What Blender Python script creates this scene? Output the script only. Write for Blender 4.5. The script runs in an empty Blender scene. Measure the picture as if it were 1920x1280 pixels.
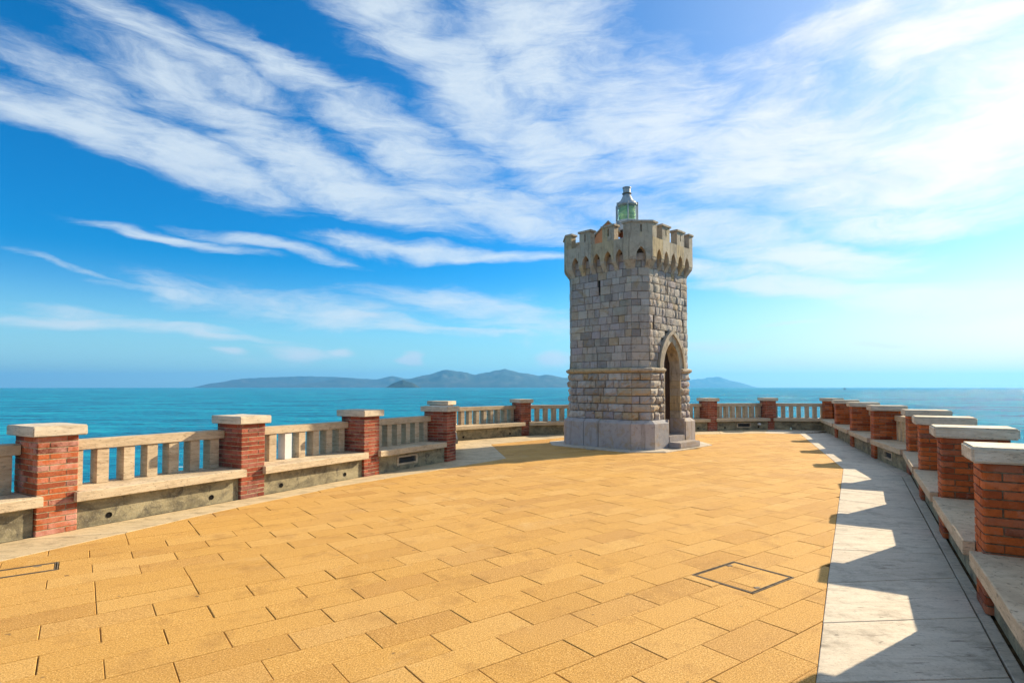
import bpy, bmesh, math, random
from mathutils import Vector, Matrix, noise as mnoise
R = math.radians
rnd = random.Random(7)
sc = bpy.context.scene
COL = sc.collection

# ------------------------------------------------------------------ camera
EYE = 1.72
cam_d = bpy.data.cameras.new('camera')
cam = bpy.data.objects.new('camera', cam_d); COL.objects.link(cam)
cam.location = (0, 0, EYE); cam.rotation_euler = (R(92), 0, 0)
cam_d.sensor_width = 36.0; cam_d.lens = 36.0 * 1080 / 1920
cam_d.shift_y = (724 - 1080 * math.tan(R(2)) - 640) / 1920
cam_d.clip_start = 0.05; cam_d.clip_end = 90000
sc.camera = cam

# ------------------------------------------------------------------ sun and sky
SUN_AZ, SUN_EL = 56.0, 26.2
sun_dir = Vector((math.sin(R(SUN_AZ)) * math.cos(R(SUN_EL)), math.cos(R(SUN_AZ)) * math.cos(R(SUN_EL)), math.sin(R(SUN_EL))))
sun_d = bpy.data.lights.new('sun', 'SUN'); sun_d.energy = 5.0; sun_d.angle = R(0.5); sun_d.color = (1.0, 0.83, 0.58)
sun = bpy.data.objects.new('sun', sun_d); COL.objects.link(sun)
sun.rotation_euler = sun_dir.to_track_quat('Z', 'Y').to_euler()
sun.location = (30, 20, 30)
sc.view_settings.view_transform = 'Standard'; sc.view_settings.look = 'None'
sc.view_settings.exposure = 0.96; sc.view_settings.gamma = 1.0
sc.view_settings.use_curve_mapping = False
sc.cycles.max_bounces = 8; sc.cycles.diffuse_bounces = 3; sc.cycles.volume_bounces = 0
sc.cycles.use_denoising = True


class NT:
    """small helper for building node trees"""
    def __init__(self, tree): self.t = tree; tree.nodes.clear()
    def n(self, typ, **kw):
        nd = self.t.nodes.new(typ)
        for k, v in kw.items(): setattr(nd, k, v)
        return nd
    def l(self, a, b): self.t.links.new(a, b)
    def put(self, sock, v):
        if hasattr(v, 'is_output') or isinstance(v, bpy.types.NodeSocket): self.l(v, sock)
        else: sock.default_value = v
    def math(self, op, a, b=None, c=None, clamp=False):
        nd = self.n('ShaderNodeMath', operation=op); nd.use_clamp = clamp
        for i, v in enumerate((a, b, c)):
            if v is not None: self.put(nd.inputs[i], v)
        return nd.outputs[0]
    def vec(self, op, a, b=None):
        nd = self.n('ShaderNodeVectorMath', operation=op)
        self.put(nd.inputs[0], a)
        if b is not None: self.put(nd.inputs[1], b)
        return nd.outputs['Value'] if op in ('LENGTH', 'DOT_PRODUCT') else nd.outputs[0]
    def noise(self, vec, scale, detail=4, rough=.55, dist=0.0):
        nd = self.n('ShaderNodeTexNoise'); self.put(nd.inputs['Vector'], vec)
        nd.inputs['Scale'].default_value = scale; nd.inputs['Detail'].default_value = detail
        nd.inputs['Roughness'].default_value = rough; nd.inputs['Distortion'].default_value = dist
        return nd.outputs['Fac'] if 'Fac' in nd.outputs else nd.outputs[0]
    def noisec(self, vec, scale, detail=3):
        nd = self.n('ShaderNodeTexNoise'); self.put(nd.inputs['Vector'], vec)
        nd.inputs['Scale'].default_value = scale; nd.inputs['Detail'].default_value = detail
        return nd.outputs['Color']
    def mapping(self, vec, loc=(0, 0, 0), rot=(0, 0, 0), scale=(1, 1, 1), typ='POINT'):
        nd = self.n('ShaderNodeMapping', vector_type=typ); self.put(nd.inputs['Vector'], vec)
        nd.inputs['Location'].default_value = loc; nd.inputs['Rotation'].default_value = rot; nd.inputs['Scale'].default_value = scale
        return nd.outputs[0]
    def rng(self, v, a, b, c=0., d=1., smooth=False):
        nd = self.n('ShaderNodeMapRange'); nd.interpolation_type = 'SMOOTHSTEP' if smooth else 'LINEAR'; nd.clamp = True
        self.put(nd.inputs['Value'], v)
        for i, x in enumerate((a, b, c, d)): self.put(nd.inputs[i + 1], x)
        return nd.outputs[0]
    def mix(self, f, a, b, mode='MIX'):
        nd = self.n('ShaderNodeMix', data_type='RGBA', blend_type=mode); nd.clamp_factor = True
        self.put(nd.inputs[0], f)
        for i, v in ((6, a), (7, b)):
            if isinstance(v, (tuple, list)): v = tuple(v) + (1.,) if len(v) == 3 else tuple(v)
            self.put(nd.inputs[i], v)
        return nd.outputs[2]
    def ramp(self, f, stops, interp='LINEAR'):
        nd = self.n('ShaderNodeValToRGB'); self.put(nd.inputs[0], f); cr = nd.color_ramp; cr.interpolation = interp
        while len(cr.elements) < len(stops): cr.elements.new(.5)
        for e, (p, c) in zip(cr.elements, stops): e.position = p; e.color = tuple(c) + (1.,)
        return nd.outputs[0]


# direction of a point of the sky as (azimuth, elevation) in degrees
def sky_ae(x, y):
    f = 1080.; p = R(2); py = 724 - f * math.tan(p)
    a, b = (x - 960) / f, -(y - py) / f
    d = Vector((a, math.cos(p) - b * math.sin(p), math.sin(p) + b * math.cos(p))).normalized()
    return math.degrees(math.atan2(d.x, d.y)), math.degrees(math.asin(d.z))

world = bpy.data.worlds.new('World'); sc.world = world; world.use_nodes = True
world.cycles.sampling_method = 'MANUAL'; world.cycles.sample_map_resolution = 512
w = NT(world.node_tree)
tc = w.n('ShaderNodeTexCoord')
sep = w.n('ShaderNodeSeparateXYZ'); w.l(tc.outputs['Generated'], sep.inputs[0])
dx, dy, dz = sep.outputs
zc = w.math('MAXIMUM', dz, 0.004)
cmb = w.n('ShaderNodeCombineXYZ'); w.l(dx, cmb.inputs[0]); w.l(dy, cmb.inputs[1]); w.l(zc, cmb.inputs[2])
sky = w.n('ShaderNodeTexSky', sky_type='NISHITA'); sky.sun_disc = False
sky.sun_elevation = R(SUN_EL); sky.sun_rotation = R(SUN_AZ)
sky.altitude = 0; sky.air_density = 1.0; sky.dust_density = 0.6; sky.ozone_density = 2.0
w.l(cmb.outputs[0], sky.inputs[0])
hs = w.n('ShaderNodeHueSaturation'); hs.inputs['Hue'].default_value = 0.484; hs.inputs['Saturation'].default_value = 2.1; hs.inputs['Value'].default_value = 1.0
w.l(sky.outputs[0], hs.inputs['Color'])
SK = w.mix(1.0, hs.outputs[0], (.15, 1.08, 1.50), 'MULTIPLY')
az = w.math('MULTIPLY', w.math('ARCTAN2', dx, dy), 57.29578)
el = w.math('MULTIPLY', w.math('ARCSINE', zc), 57.29578)
ae = w.n('ShaderNodeCombineXYZ'); w.l(az, ae.inputs[0]); w.l(el, ae.inputs[1])
AE = ae.outputs[0]
# wind streaked warp: noise stretched along the streak direction
stre = w.mapping(AE, rot=(0, 0, R(14)), scale=(.045, .16, 1))
wv = w.vec('SUBTRACT', w.noisec(stre, 1.3, 5), (.5, .5, .5))
wv = w.vec('MULTIPLY', wv, (9.0, 5.0, 0.0))
W = w.vec('ADD', AE, wv)
# cloud masses: (x, y) centre in the sky, half length, half width, tilt, strength
CL = [
 (330, 95, 300, 34, 13, .80), (560, 150, 220, 36, 17, .85), (100, 128, 210, 34, 8, .72), (420, 215, 300, 44, 16, .85),
 (120, 232, 260, 42, 8, .95), (330, 282, 300, 46, 11, 1.0), (640, 335, 330, 48, 13, 1.0), (760, 262, 260, 50, 20, .95), (940, 385, 260, 40, 12, .95), (640, 215, 160, 36, 20, .75),
 (330, 440, 190, 11, 7, .85), (520, 462, 190, 12, 8, .85), (700, 455, 170, 20, 5, .8), (860, 472, 260, 17, 4, 1.0), (1010, 482, 130, 12, 3, .8),
 (240, 606, 290, 15, 4, .78), (520, 575, 330, 30, 4, .66), (860, 572, 290, 28, 4, .76), (700, 612, 260, 14, 6, .8), (1000, 610, 160, 34, 5, .74), (140, 512, 110, 9, 20, .62), (150, 580, 150, 9, 7, .6), (420, 628, 220, 8, 3, .8), (180, 600, 200, 10, 5, .8), (640, 596, 240, 9, 5, .85), (880, 628, 200, 8, 4, .8), (330, 560, 220, 9, 3, .65),
 (760, 50, 230, 70, 22, .9), (880, 160, 190, 90, 38, 1.0), (1000, 90, 230, 130, 15, .85), (1010, 270, 200, 75, 25, .9), (1200, 230, 330, 110, 8, .82), (1180, 330, 260, 45, 10, .72),
 (1450, 290, 360, 110, 4, .92), (1750, 300, 340, 110, 0, .94), (1620, 360, 260, 50, 2, 1.05), (1800, 60, 240, 90, -8, .85), (1600, 60, 220, 50, -8, .75), (1450, 140, 260, 60, 6, .6), (1900, 190, 170, 110, 0, .95),
 (1120, 385, 240, 26, 8, .75), (1330, 430, 280, 32, 9, .8), (1520, 475, 220, 34, 9, 1.1), (1330, 500, 260, 22, 8, .85), (1480, 530, 260, 24, 6, .95), (1760, 560, 260, 36, 6, 1.05), (1700, 410, 300, 30, 3, .85), (1650, 590, 200, 7, 2, .3), (1460, 610, 70, 4, -3, .6), (1640, 647, 70, 5, 1, .6),
 (570, 660, 90, 16, 3, 1.0), (435, 658, 34, 9, 0, 1.0), (790, 673, 28, 9, 3, 1.25), (650, 655, 36, 10, 0, .95), (1340, 655, 120, 14, 4, .6), (1500, 690, 220, 10, 0, .5), (1035, 672, 52, 15, 2, 1.1), (1330, 690, 60, 8, 2, .5), (480, 670, 160, 10, 0, .3),
]
E = None
for (x, y, hl, hw, tilt, st) in CL:
    a0, e0 = sky_ae(x, y)
    k = math.degrees(1 / 1080.) * math.cos(R(a0)) ** 1.0 * 1.0
    ta = math.atan2(math.tan(R(tilt)), 1)
    q = w.mapping(W, loc=(a0, e0, 0), rot=(0, 0, -ta), scale=(hl * k * 1.25, hw * k * 1.55, 1), typ='TEXTURE')
    v = w.rng(w.vec('LENGTH', q), 0.1, 1.1, st, 0., True)
    E = v if E is None else w.math('MAXIMUM', E, v)
# the same cirrus all round the unseen sky, thickened to raise ambient light
gen = w.rng(w.noise(w.mapping(AE, loc=(40, 11, 0), rot=(0, 0, R(12)), scale=(.014, .05, 1)), 1.0, 3), .36, .58, 0, 1., True)
inview = w.math('MULTIPLY', w.rng(w.math('ABSOLUTE', az), 42, 60, 1, 0, True), w.rng(el, 34, 46, 1, 0, True))
E = w.math('MAXIMUM', E, w.math('MULTIPLY', gen, w.math('SUBTRACT', 1.0, inview)))
fine = w.noise(w.mapping(W, rot=(0, 0, R(15)), scale=(.11, .42, 1)), 1.0, 11, .68, .5)
fine2 = w.noise(w.mapping(W, rot=(0, 0, R(-20)), scale=(.16, .3, 1)), 1.2, 7, .6, .3)
fib = w.noise(w.mapping(W, rot=(0, 0, R(17)), scale=(.22, 1.5, 1)), 1.0, 8, .7, .4)
nz = w.math('ADD', w.math('ADD', w.math('MULTIPLY', fine, .5), w.math('MULTIPLY', fine2, .27)), w.math('MULTIPLY', fib, .23))
dens = w.math('ADD', E, w.math('MULTIPLY', w.math('SUBTRACT', nz, .5), 2.5))
dens = w.rng(dens, .13, 1.14, 0, 1, True)
dens = w.math('MULTIPLY', dens, w.rng(E, 0.02, .25, 0, 1, True))
# veil of thin cloud and aureole round the sun
sd = w.vec('DOT_PRODUCT', cmb.outputs[0], tuple(sun_dir))
aur = w.math('POWER', w.math('MAXIMUM', sd, 0.), 7.0)
aur2 = w.math('POWER', w.math('MAXIMUM', sd, 0.), 220.0)
lowh = w.rng(el, 0, 13, 1, 0, True)
veil = w.math('MULTIPLY', w.math('MULTIPLY', aur, 1.8), w.math('ADD', .0, w.math('MULTIPLY', lowh, .9)), clamp=True)
hor = w.math('MULTIPLY', w.rng(el, 0, 12, .72, 0, True), 1.0)
SKYB = w.mix(hor, SK, (5.6, 8.4, 9.9))
SKYB = w.mix(w.math('MULTIPLY', aur, .75), SKYB, (8.6, 9.0, 9.2))
SKYB = w.mix(veil, SKYB, (15.5, 11.2, 8.2))
shade = w.rng(w.noise(w.mapping(W, loc=(3, 7, 0), rot=(0, 0, R(8)), scale=(.05, .13, 1)), 1.0, 6, .6), .48, .68, 0, .45, True)
ccol = w.mix(aur, (7.3, 8.2, 8.8), (12.0, 11.2, 10.2))
ccol = w.mix(shade, ccol, (5.4, 6.5, 8.0))
fc = w.mix(w.math('MULTIPLY', dens, w.math('ADD', .84, w.math('MULTIPLY', aur, .14))), SKYB, ccol)
fin = w.mix(aur2, fc, (12, 11.6, 11.))
bg = w.n('ShaderNodeBackground'); bg.inputs['Strength'].default_value = 0.0565
w.l(fin, bg.inputs['Color'])
wo = w.n('ShaderNodeOutputWorld'); w.l(bg.outputs[0], wo.inputs['Surface'])

# ------------------------------------------------------------------ materials
def material(name, build, rough=.85, spec=.3):
    m = bpy.data.materials.new(name); m.use_nodes = True
    t = NT(m.node_tree)
    b = t.n('ShaderNodeBsdfPrincipled'); o = t.n('ShaderNodeOutputMaterial'); t.l(b.outputs[0], o.inputs['Surface'])
    b.inputs['Roughness'].default_value = rough; b.inputs['Specular IOR Level'].default_value = spec
    build(t, b)
    return m
def pos(t): return t.n('ShaderNodeNewGeometry').outputs['Position']
def rand(t):
    g = t.n('ShaderNodeNewGeometry'); o = t.n('ShaderNodeObjectInfo')
    return t.math('FRACT', t.math('ADD', t.math('MULTIPLY', o.outputs['Random'], 7.13), t.math('MULTIPLY', g.outputs['Random Per Island'], 3.77)))
def bump(t, b, h, strength=.4, dist=.01):
    n = t.n('ShaderNodeBump'); n.inputs['Strength'].default_value = strength; n.inputs['Distance'].default_value = dist
    t.l(h, n.inputs['Height']); t.l(n.outputs[0], b.inputs['Normal'])

def m_paver(t, b):
    P = pos(t); r = rand(t)
    c = t.ramp(r, [(0, (.47, .24, .054)), (.22, (.54, .29, .066)), (.6, (.57, .31, .076)), (.85, (.60, .345, .10)), (1, (.45, .225, .052))])
    big = t.noise(P, .5, 4)
    c = t.mix(t.rng(big, .4, .68, 0, .5), c, (.60, .315, .052))
    g = t.noise(P, 95, 5, .85); g2 = t.noise(P, 36, 4, .75)
    c = t.mix(t.rng(g, .53, .65, 0, .85), c, (.92, .64, .27))
    c = t.mix(t.rng(g, .48, .36, 0, .95), c, (.15, .062, .014))
    c = t.mix(t.rng(g2, .55, .72, 0, .35), c, (.34, .165, .04))
    st = t.noise(P, 2.6, 6, .65)
    c = t.mix(t.rng(st, .54, .74, 0, .6), c, (.30, .145, .036))
    ln = t.noise(P, 1.1, 7, .72, .5)
    c = t.mix(t.rng(ln, .58, .72, 0, .38), c, (.66, .46, .22))
    sp = t.noise(P, 11, 2, .5)
    c = t.mix(t.rng(sp, .72, .76, 0, .65), c, (.12, .075, .04))
    t.l(c, b.inputs['Base Color']); bump(t, b, t.math('ADD', g, t.math('MULTIPLY', g2, .8)), .6, .008)
M_PAVER = material('buff_aggregate_paver', m_paver, .8, .25)
def m_joint(t, b):
    P = pos(t); t.l(t.ramp(t.noise(P, 9, 3), [(.3, (.06, .036, .016)), (.7, (.20, .125, .052))]), b.inputs['Base Color'])
M_JOINT = material('sandy_joint', m_joint, .95, .1)

def trav(t, b, base, dark, light, vs=.8, pit=.72):
    P = pos(t); r = rand(t)
    lay = t.noise(t.mapping(P, scale=(1.2, 1.2, 9)), 2.5, 6, .65, .6)
    c = t.ramp(lay, [(.28, dark), (.5, base), (.75, light)])
    c = t.mix(t.math('MULTIPLY', r, .35), c, tuple(x * .78 for x in base))
    v = t.noise(t.mapping(P, scale=(1, 1, 5.)), 16, 4, .75, .4)
    hole = t.math('MAXIMUM', t.rng(v, .43, .33, 0, 1), t.rng(t.noise(t.mapping(P, scale=(1, 1, 3.5)), 6.5, 6, .8, .8), .40, .34, 0, .8))
    c = t.mix(t.math('MULTIPLY', hole, pit), c, (.10, .075, .05))
    gr = t.noise(P, 3.2, 5, .6)
    c = t.mix(t.rng(gr, .55, .8, 0, .55), c, tuple(x * .55 for x in dark))
    t.l(c, b.inputs['Base Color'])
    bump(t, b, t.math('SUBTRACT', t.noise(P, 90, 2), t.math('MULTIPLY', hole, 1.5)), .5, .006)
M_CAP = material('travertine_cap', lambda t, b: trav(t, b, (.60, .51, .38), (.40, .32, .22), (.74, .66, .53)), .75)
M_RAIL = material('travertine_rail', lambda t, b: trav(t, b, (.52, .41, .27), (.34, .25, .16), (.64, .53, .37)), .8)
M_BENCH = material('travertine_bench', lambda t, b: trav(t, b, (.57, .45, .295), (.38, .285, .185), (.69, .57, .40)), .75)
def m_walk(t, b, w=(1., 1., 1.)):
    P = pos(t); r = rand(t)
    lay = t.noise(t.mapping(P, rot=(0, 0, R(35)), scale=(1, 5, 1)), 2.2, 7, .7, .5)
    c = t.ramp(lay, [(.25, (.43, .36, .265)), (.5, (.60, .52, .40)), (.78, (.70, .62, .50))])
    c = t.mix(t.math('MULTIPLY', r, .45), c, (.43, .36, .27))
    g = t.noise(P, 45, 6, .8)
    c = t.mix(t.rng(g, .56, .72, 0, .55), c, (.78, .70, .57)); c = t.mix(t.rng(g, .45, .3, 0, .75), c, (.20, .16, .115))
    s = t.noise(P, 3.1, 7, .75)
    c = t.mix(t.rng(s, .51, .66, 0, .75), c, (.28, .235, .175))
    s3 = t.noise(P, .9, 6, .7, .6)
    c = t.mix(t.rng(s3, .52, .66, 0, .45), c, (.33, .285, .215))
    dr = t.noise(t.mapping(P, rot=(0, 0, R(35)), scale=(.6, 3.5, 1)), 5, 5, .7, .8)
    c = t.mix(t.rng(dr, .57, .67, 0, .75), c, (.19, .155, .115))
    sp = t.noise(t.mapping(P, rot=(0, 0, R(35)), scale=(1, 2.4, 1)), 9, 2)
    c = t.mix(t.rng(sp, .70, .75, 0, .8), c, (.08, .065, .05))
    c = t.mix(1.0, c, w, 'MULTIPLY')
    t.l(c, b.inputs['Base Color']); bump(t, b, g, .45, .005)
M_WALK = material('worn_travertine_paving', m_walk, .7, .35)
M_WALKY = material('yellow_travertine_paving', lambda t, b: m_walk(t, b, (1.0, .90, .70)), .7, .35)
def m_brick(t, b, a, d, lime, amt):
    P = pos(t); r = rand(t)
    c = t.ramp(r, [(0, d), (.35, a), (.7, tuple(x * 1.25 for x in a)), (1, tuple(x * .6 for x in d))])
    n = t.noise(P, 30, 5, .7)
    c = t.mix(t.rng(n, .5, .75, 0, .5), c, tuple(x * .45 for x in d))
    l = t.noise(P, 3.2, 5, .7)
    f = t.math('MULTIPLY', t.rng(t.math('ADD', l, t.math('MULTIPLY', t.math('SUBTRACT', r, .5), .22)), .47, .66, 0, 1), amt)
    c = t.mix(f, c, lime)
    sb = t.noise(P, 9, 6, .75)
    c = t.mix(t.rng(sb, .58, .72, 0, .45), c, (.50, .34, .27))
    c = t.mix(t.rng(sb, .42, .28, 0, .55), c, tuple(x * .35 for x in d))
    t.l(c, b.inputs['Base Color']); bump(t, b, n, .8, .008)
M_BRICKL = material('weathered_red_brick', lambda t, b: m_brick(t, b, (.40, .10, .03), (.22, .05, .026), (.56, .28, .22), .8), .85)
M_BRICKD = material('shade_toned_red_brick', lambda t, b: m_brick(t, b, (.30, .062, .026), (.17, .036, .022), (.42, .20, .16), .42), .85)  # darker copy of the red brick, shade on the left pillars put into colour
M_BRICKR = material('orange_red_brick', lambda t, b: m_brick(t, b, (.43, .10, .018), (.22, .042, .012), (.50, .25, .16), .34), .8)
def m_mortar(t, b):
    P = pos(t); t.l(t.ramp(t.noise(P, 25, 4), [(.3, (.09, .07, .045)), (.7, (.30, .24, .14))]), b.inputs['Base Color'])
M_MORTAR = material('dark_mortar_joint', m_mortar, .95)
def m_lime(t, b):
    P = pos(t); t.l(t.ramp(t.noise(P, 14, 5, .7), [(.3, (.13, .10, .06)), (.5, (.36, .30, .18)), (.7, (.48, .42, .29))]), b.inputs['Base Color'])
M_LIME = material('lime_mortar', m_lime, .95)
def m_conc(t, b):
    P = pos(t)
    a = t.noise(t.mapping(P, scale=(1, 1, 1.8)), 2.6, 7, .68, .6)
    c = t.ramp(a, [(.25, (.085, .07, .05)), (.42, (.19, .165, .105)), (.55, (.30, .26, .16)), (.75, (.42, .36, .23))])
    k = t.noise(P, 7, 6, .7, .5)
    c = t.mix(t.rng(k, .52, .68, 0, .75), c, (.06, .055, .05))
    k2 = t.noise(P, 38, 4, .7)
    c = t.mix(t.rng(k2, .58, .7, 0, .4), c, (.50, .45, .36))
    t.l(c, b.inputs['Base Color']); bump(t, b, k2, .6, .01)
M_CONC = material('stained_render', m_conc, .95)
def stone(t, b, stops, warm, relief, rs=22, lift=.6):
    P = pos(t); r = rand(t)
    c = t.ramp(r, stops, 'LINEAR')
    g = t.noise(P, 5.5, 7, .68, .8)
    c = t.mix(t.rng(g, .48, .72, 0, lift), c, (.54, .50, .45))
    c = t.mix(t.rng(g, .45, .30, 0, .6), c, (.17, .15, .145))
    o = t.noise(P, 2.3, 6, .7, .6)
    c = t.mix(t.rng(o, .52, .68, 0, warm), c, (.36, .235, .085))
    m = t.noise(P, 1.7, 4, .6)
    c = t.mix(t.rng(m, .52, .66, 0, .4), c, (.36, .315, .30))
    rs_ = t.noise(t.mapping(P, scale=(4.5, 4.5, .35)), 1.3, 6, .65)
    c = t.mix(t.rng(rs_, .54, .68, 0, .5), c, (.17, .145, .12))
    f = t.noise(P, 60, 4, .75)
    c = t.mix(t.rng(f, .58, .72, 0, .4), c, (.55, .51, .44)); c = t.mix(t.rng(f, .42, .30, 0, .5), c, (.08, .07, .06))
    t.l(c, b.inputs['Base Color'])
    bump(t, b, t.math('ADD', t.noise(P, rs, 6, .75, .4), t.math('MULTIPLY', f, .25)), 1.0, relief)
ST = [(0, (.25, .225, .21)), (.13, (.52, .465, .40)), (.26, (.37, .325, .30)), (.40, (.58, .51, .41)), (.52, (.23, .21, .19)), (.64, (.46, .41, .40)), (.74, (.46, .34, .19)), (.82, (.40, .355, .37)), (.91, (.33, .31, .25)), (1., (.56, .52, .47))]
M_STONE = material('dressed_grey_stone', lambda t, b: stone(t, b, ST, .55, .035, 22, .35), .9)
M_RUST = material('rusticated_stone', lambda t, b: stone(t, b, [(0, (.30, .26, .22)), (.2, (.54, .49, .41)), (.4, (.34, .31, .34)), (.6, (.50, .37, .20)), (.8, (.46, .42, .38)), (1, (.66, .61, .53))], .75, .04, 22, .35), .9)
M_PLINTH = material('pale_plinth_stone', lambda t, b: stone(t, b, [(0, (.31, .275, .26)), (.25, (.46, .41, .375)), (.45, (.27, .28, .31)), (.65, (.39, .345, .325)), (.85, (.30, .27, .26)), (1, (.47, .40, .32))], .6, .016, 9, .3), .85)
def m_crown(t, b):
    P = pos(t); r = rand(t)
    c = t.ramp(r, [(0, (.36, .31, .235)), (.3, (.47, .40, .30)), (.55, (.40, .35, .29)), (.8, (.50, .38, .21)), (1, (.52, .46, .36))])
    g = t.noise(P, 4.5, 8, .72, .8)
    c = t.mix(t.rng(g, .5, .72, 0, .75), c, (.19, .155, .115)); c = t.mix(t.rng(g, .46, .3, 0, .55), c, (.54, .45, .29))
    s = t.noise(t.mapping(P, scale=(7, 7, .8)), 1.6, 6, .65)
    c = t.mix(t.rng(s, .53, .66, 0, .65), c, (.13, .105, .08))
    f = t.noise(P, 50, 6, .75)
    c = t.mix(t.rng(f, .44, .3, 0, .6), c, (.10, .08, .06)); c = t.mix(t.rng(f, .58, .7, 0, .35), c, (.60, .53, .40))
    t.l(c, b.inputs['Base Color']); bump(t, b, t.math('ADD', g, t.math('MULTIPLY', f, .5)), .9, .018)
M_CROWN = material('buff_crown_stone', m_crown, .9)
def flat(name, col, rough=.6, spec=.4, var=.25, sc_=20, metal=0.):
    def f(t, b):
        P = pos(t)
        t.l(t.mix(t.rng(t.noise(P, sc_, 5, .6), .35, .7, 0, 1), tuple(x * (1 - var) for x in col), tuple(min(1, x * (1 + var)) for x in col)), b.inputs['Base Color'])
        b.inputs['Metallic'].default_value = metal
    return material(name, f, rough, spec)
M_CORE = flat('dark_mortar', (.085, .072, .058), .95, .1)
M_DARK = flat('painted_opening_shade', (.012, .011, .010), .9, .1)  # near-black colour stands in for the shade inside slits and drain pipes
M_DOOR = flat('dark_brown_door', (.045, .022, .014), .55, .4)
M_BRASS = flat('brass', (.75, .62, .35), .3, .5, .1, 20, .9)
M_ZINC = flat('grey_painted_metal', (.36, .39, .41), .45, .5)
M_WHITE = flat('white_paint', (.70, .68, .66), .5, .4, .08)
M_RUSTY = flat('rusty_iron', (.16, .07, .04), .8, .3)
M_PEACH = flat('peach_plaster', (.62, .30, .15), .85, .2, .12, 6)
M_IRON = flat('weathered_steel', (.21, .165, .11), .7, .3, .45)
M_SLATE = flat('grille_metal', (.035, .045, .055), .6, .3)
M_SEAWALL = M_CONC
M_HULL = flat('hull_paint', (.10, .14, .17), .5)
M_SAIL = flat('sail_cloth', (.30, .36, .40), .8)
M_LEAF = flat('dry_leaf', (.07, .045, .025), .9)
M_BALL = flat('pale_green_plastic', (.62, .72, .55), .4)
M_REPAIR = flat('new_white_stone', (.68, .66, .63), .8, .3, .06)
def m_glass(t, b):
    b.inputs['Base Color'].default_value = (.80, .94, .80, 1); b.inputs['Transmission Weight'].default_value = .85
    b.inputs['IOR'].default_value = 1.3; b.inputs['Roughness'].default_value = .08
M_GLASS = material('clear_lantern_glass', m_glass, .08, .5)
def m_lens(t, b):
    P = pos(t)
    c = t.ramp(t.noise(t.mapping(P, scale=(1, 1, 5)), 6, 3, .6), [(.3, (.22, .42, .12)), (.5, (.48, .70, .28)), (.7, (.80, .92, .58))])
    t.l(c, b.inputs['Base Color']); b.inputs['Transmission Weight'].default_value = .45; b.inputs['IOR'].default_value = 1.45
M_LENS = material('green_fresnel_lens', m_lens, .12, .6)
def m_sea(t, b):
    P = pos(t)
    big = t.noise(t.mapping(P, rot=(0, 0, R(8)), scale=(.0012, .006, 1)), 1.0, 5, .6)
    c = t.ramp(big, [(.3, (.000, .15, .29)), (.55, (.000, .205, .35)), (.75, (.001, .255, .385))])
    w1 = t.noise(t.mapping(P, rot=(0, 0, R(-6)), scale=(.20, .34, 1)), 1.0, 8, .75)
    w2 = t.noise(t.mapping(P, rot=(0, 0, R(5)), scale=(.018, .05, 1)), 1.0, 6, .7)
    wv_ = t.math('ADD', t.math('MULTIPLY', w1, .5), t.math('MULTIPLY', w2, .5))
    c = t.mix(t.rng(wv_, .51, .58, 0, 1.), c, (.008, .36, .47)); c = t.mix(t.rng(wv_, .49, .41, 0, 1.), c, (.0, .065, .14))
    foam_glint = t.noise(t.mapping(P, scale=(.10, .4, 1)), 1.0, 6, .6)
    c = t.mix(t.rng(foam_glint, .68, .72, 0, .7), c, (.6, .7, .72))  # pale flecks: some foam, and sun glints painted into the water colour
    t.l(c, b.inputs['Base Color'])
    f1 = t.noise(t.mapping(P, rot=(0, 0, R(-10)), scale=(.22, .5, 1)), 1.0, 9, .72)
    f2 = t.noise(t.mapping(P, rot=(0, 0, R(12)), scale=(.03, .075, 1)), 1.0, 6, .65)
    bump(t, b, t.math('ADD', f1, t.math('MULTIPLY', f2, 2.5)), 1.0, 2.2)
    b.inputs['IOR'].default_value = 1.2
    # breaking wavelets hide much of the mirror at low angles
    df = t.n('ShaderNodeBsdfDiffuse'); t.l(c, df.inputs['Color'])
    mx = t.n('ShaderNodeMixShader'); mx.inputs[0].default_value = .5; t.l(b.outputs[0], mx.inputs[1]); t.l(df.outputs[0], mx.inputs[2])
    o = [n_ for n_ in t.t.nodes if n_.type == 'OUTPUT_MATERIAL'][0]; t.l(mx.outputs[0], o.inputs['Surface'])
M_SEA = material('turquoise_sea', m_sea, .10, .3)
def m_hill(t, b):
    P = pos(t)
    t.l(t.ramp(t.noise(P, .0035, 7, .62), [(.35, (.02, .035, .022)), (.5, (.035, .05, .03)), (.68, (.09, .085, .06))]), b.inputs['Base Color'])
M_HILL = material('scrub_hillside', m_hill, .95, .1)

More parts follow.
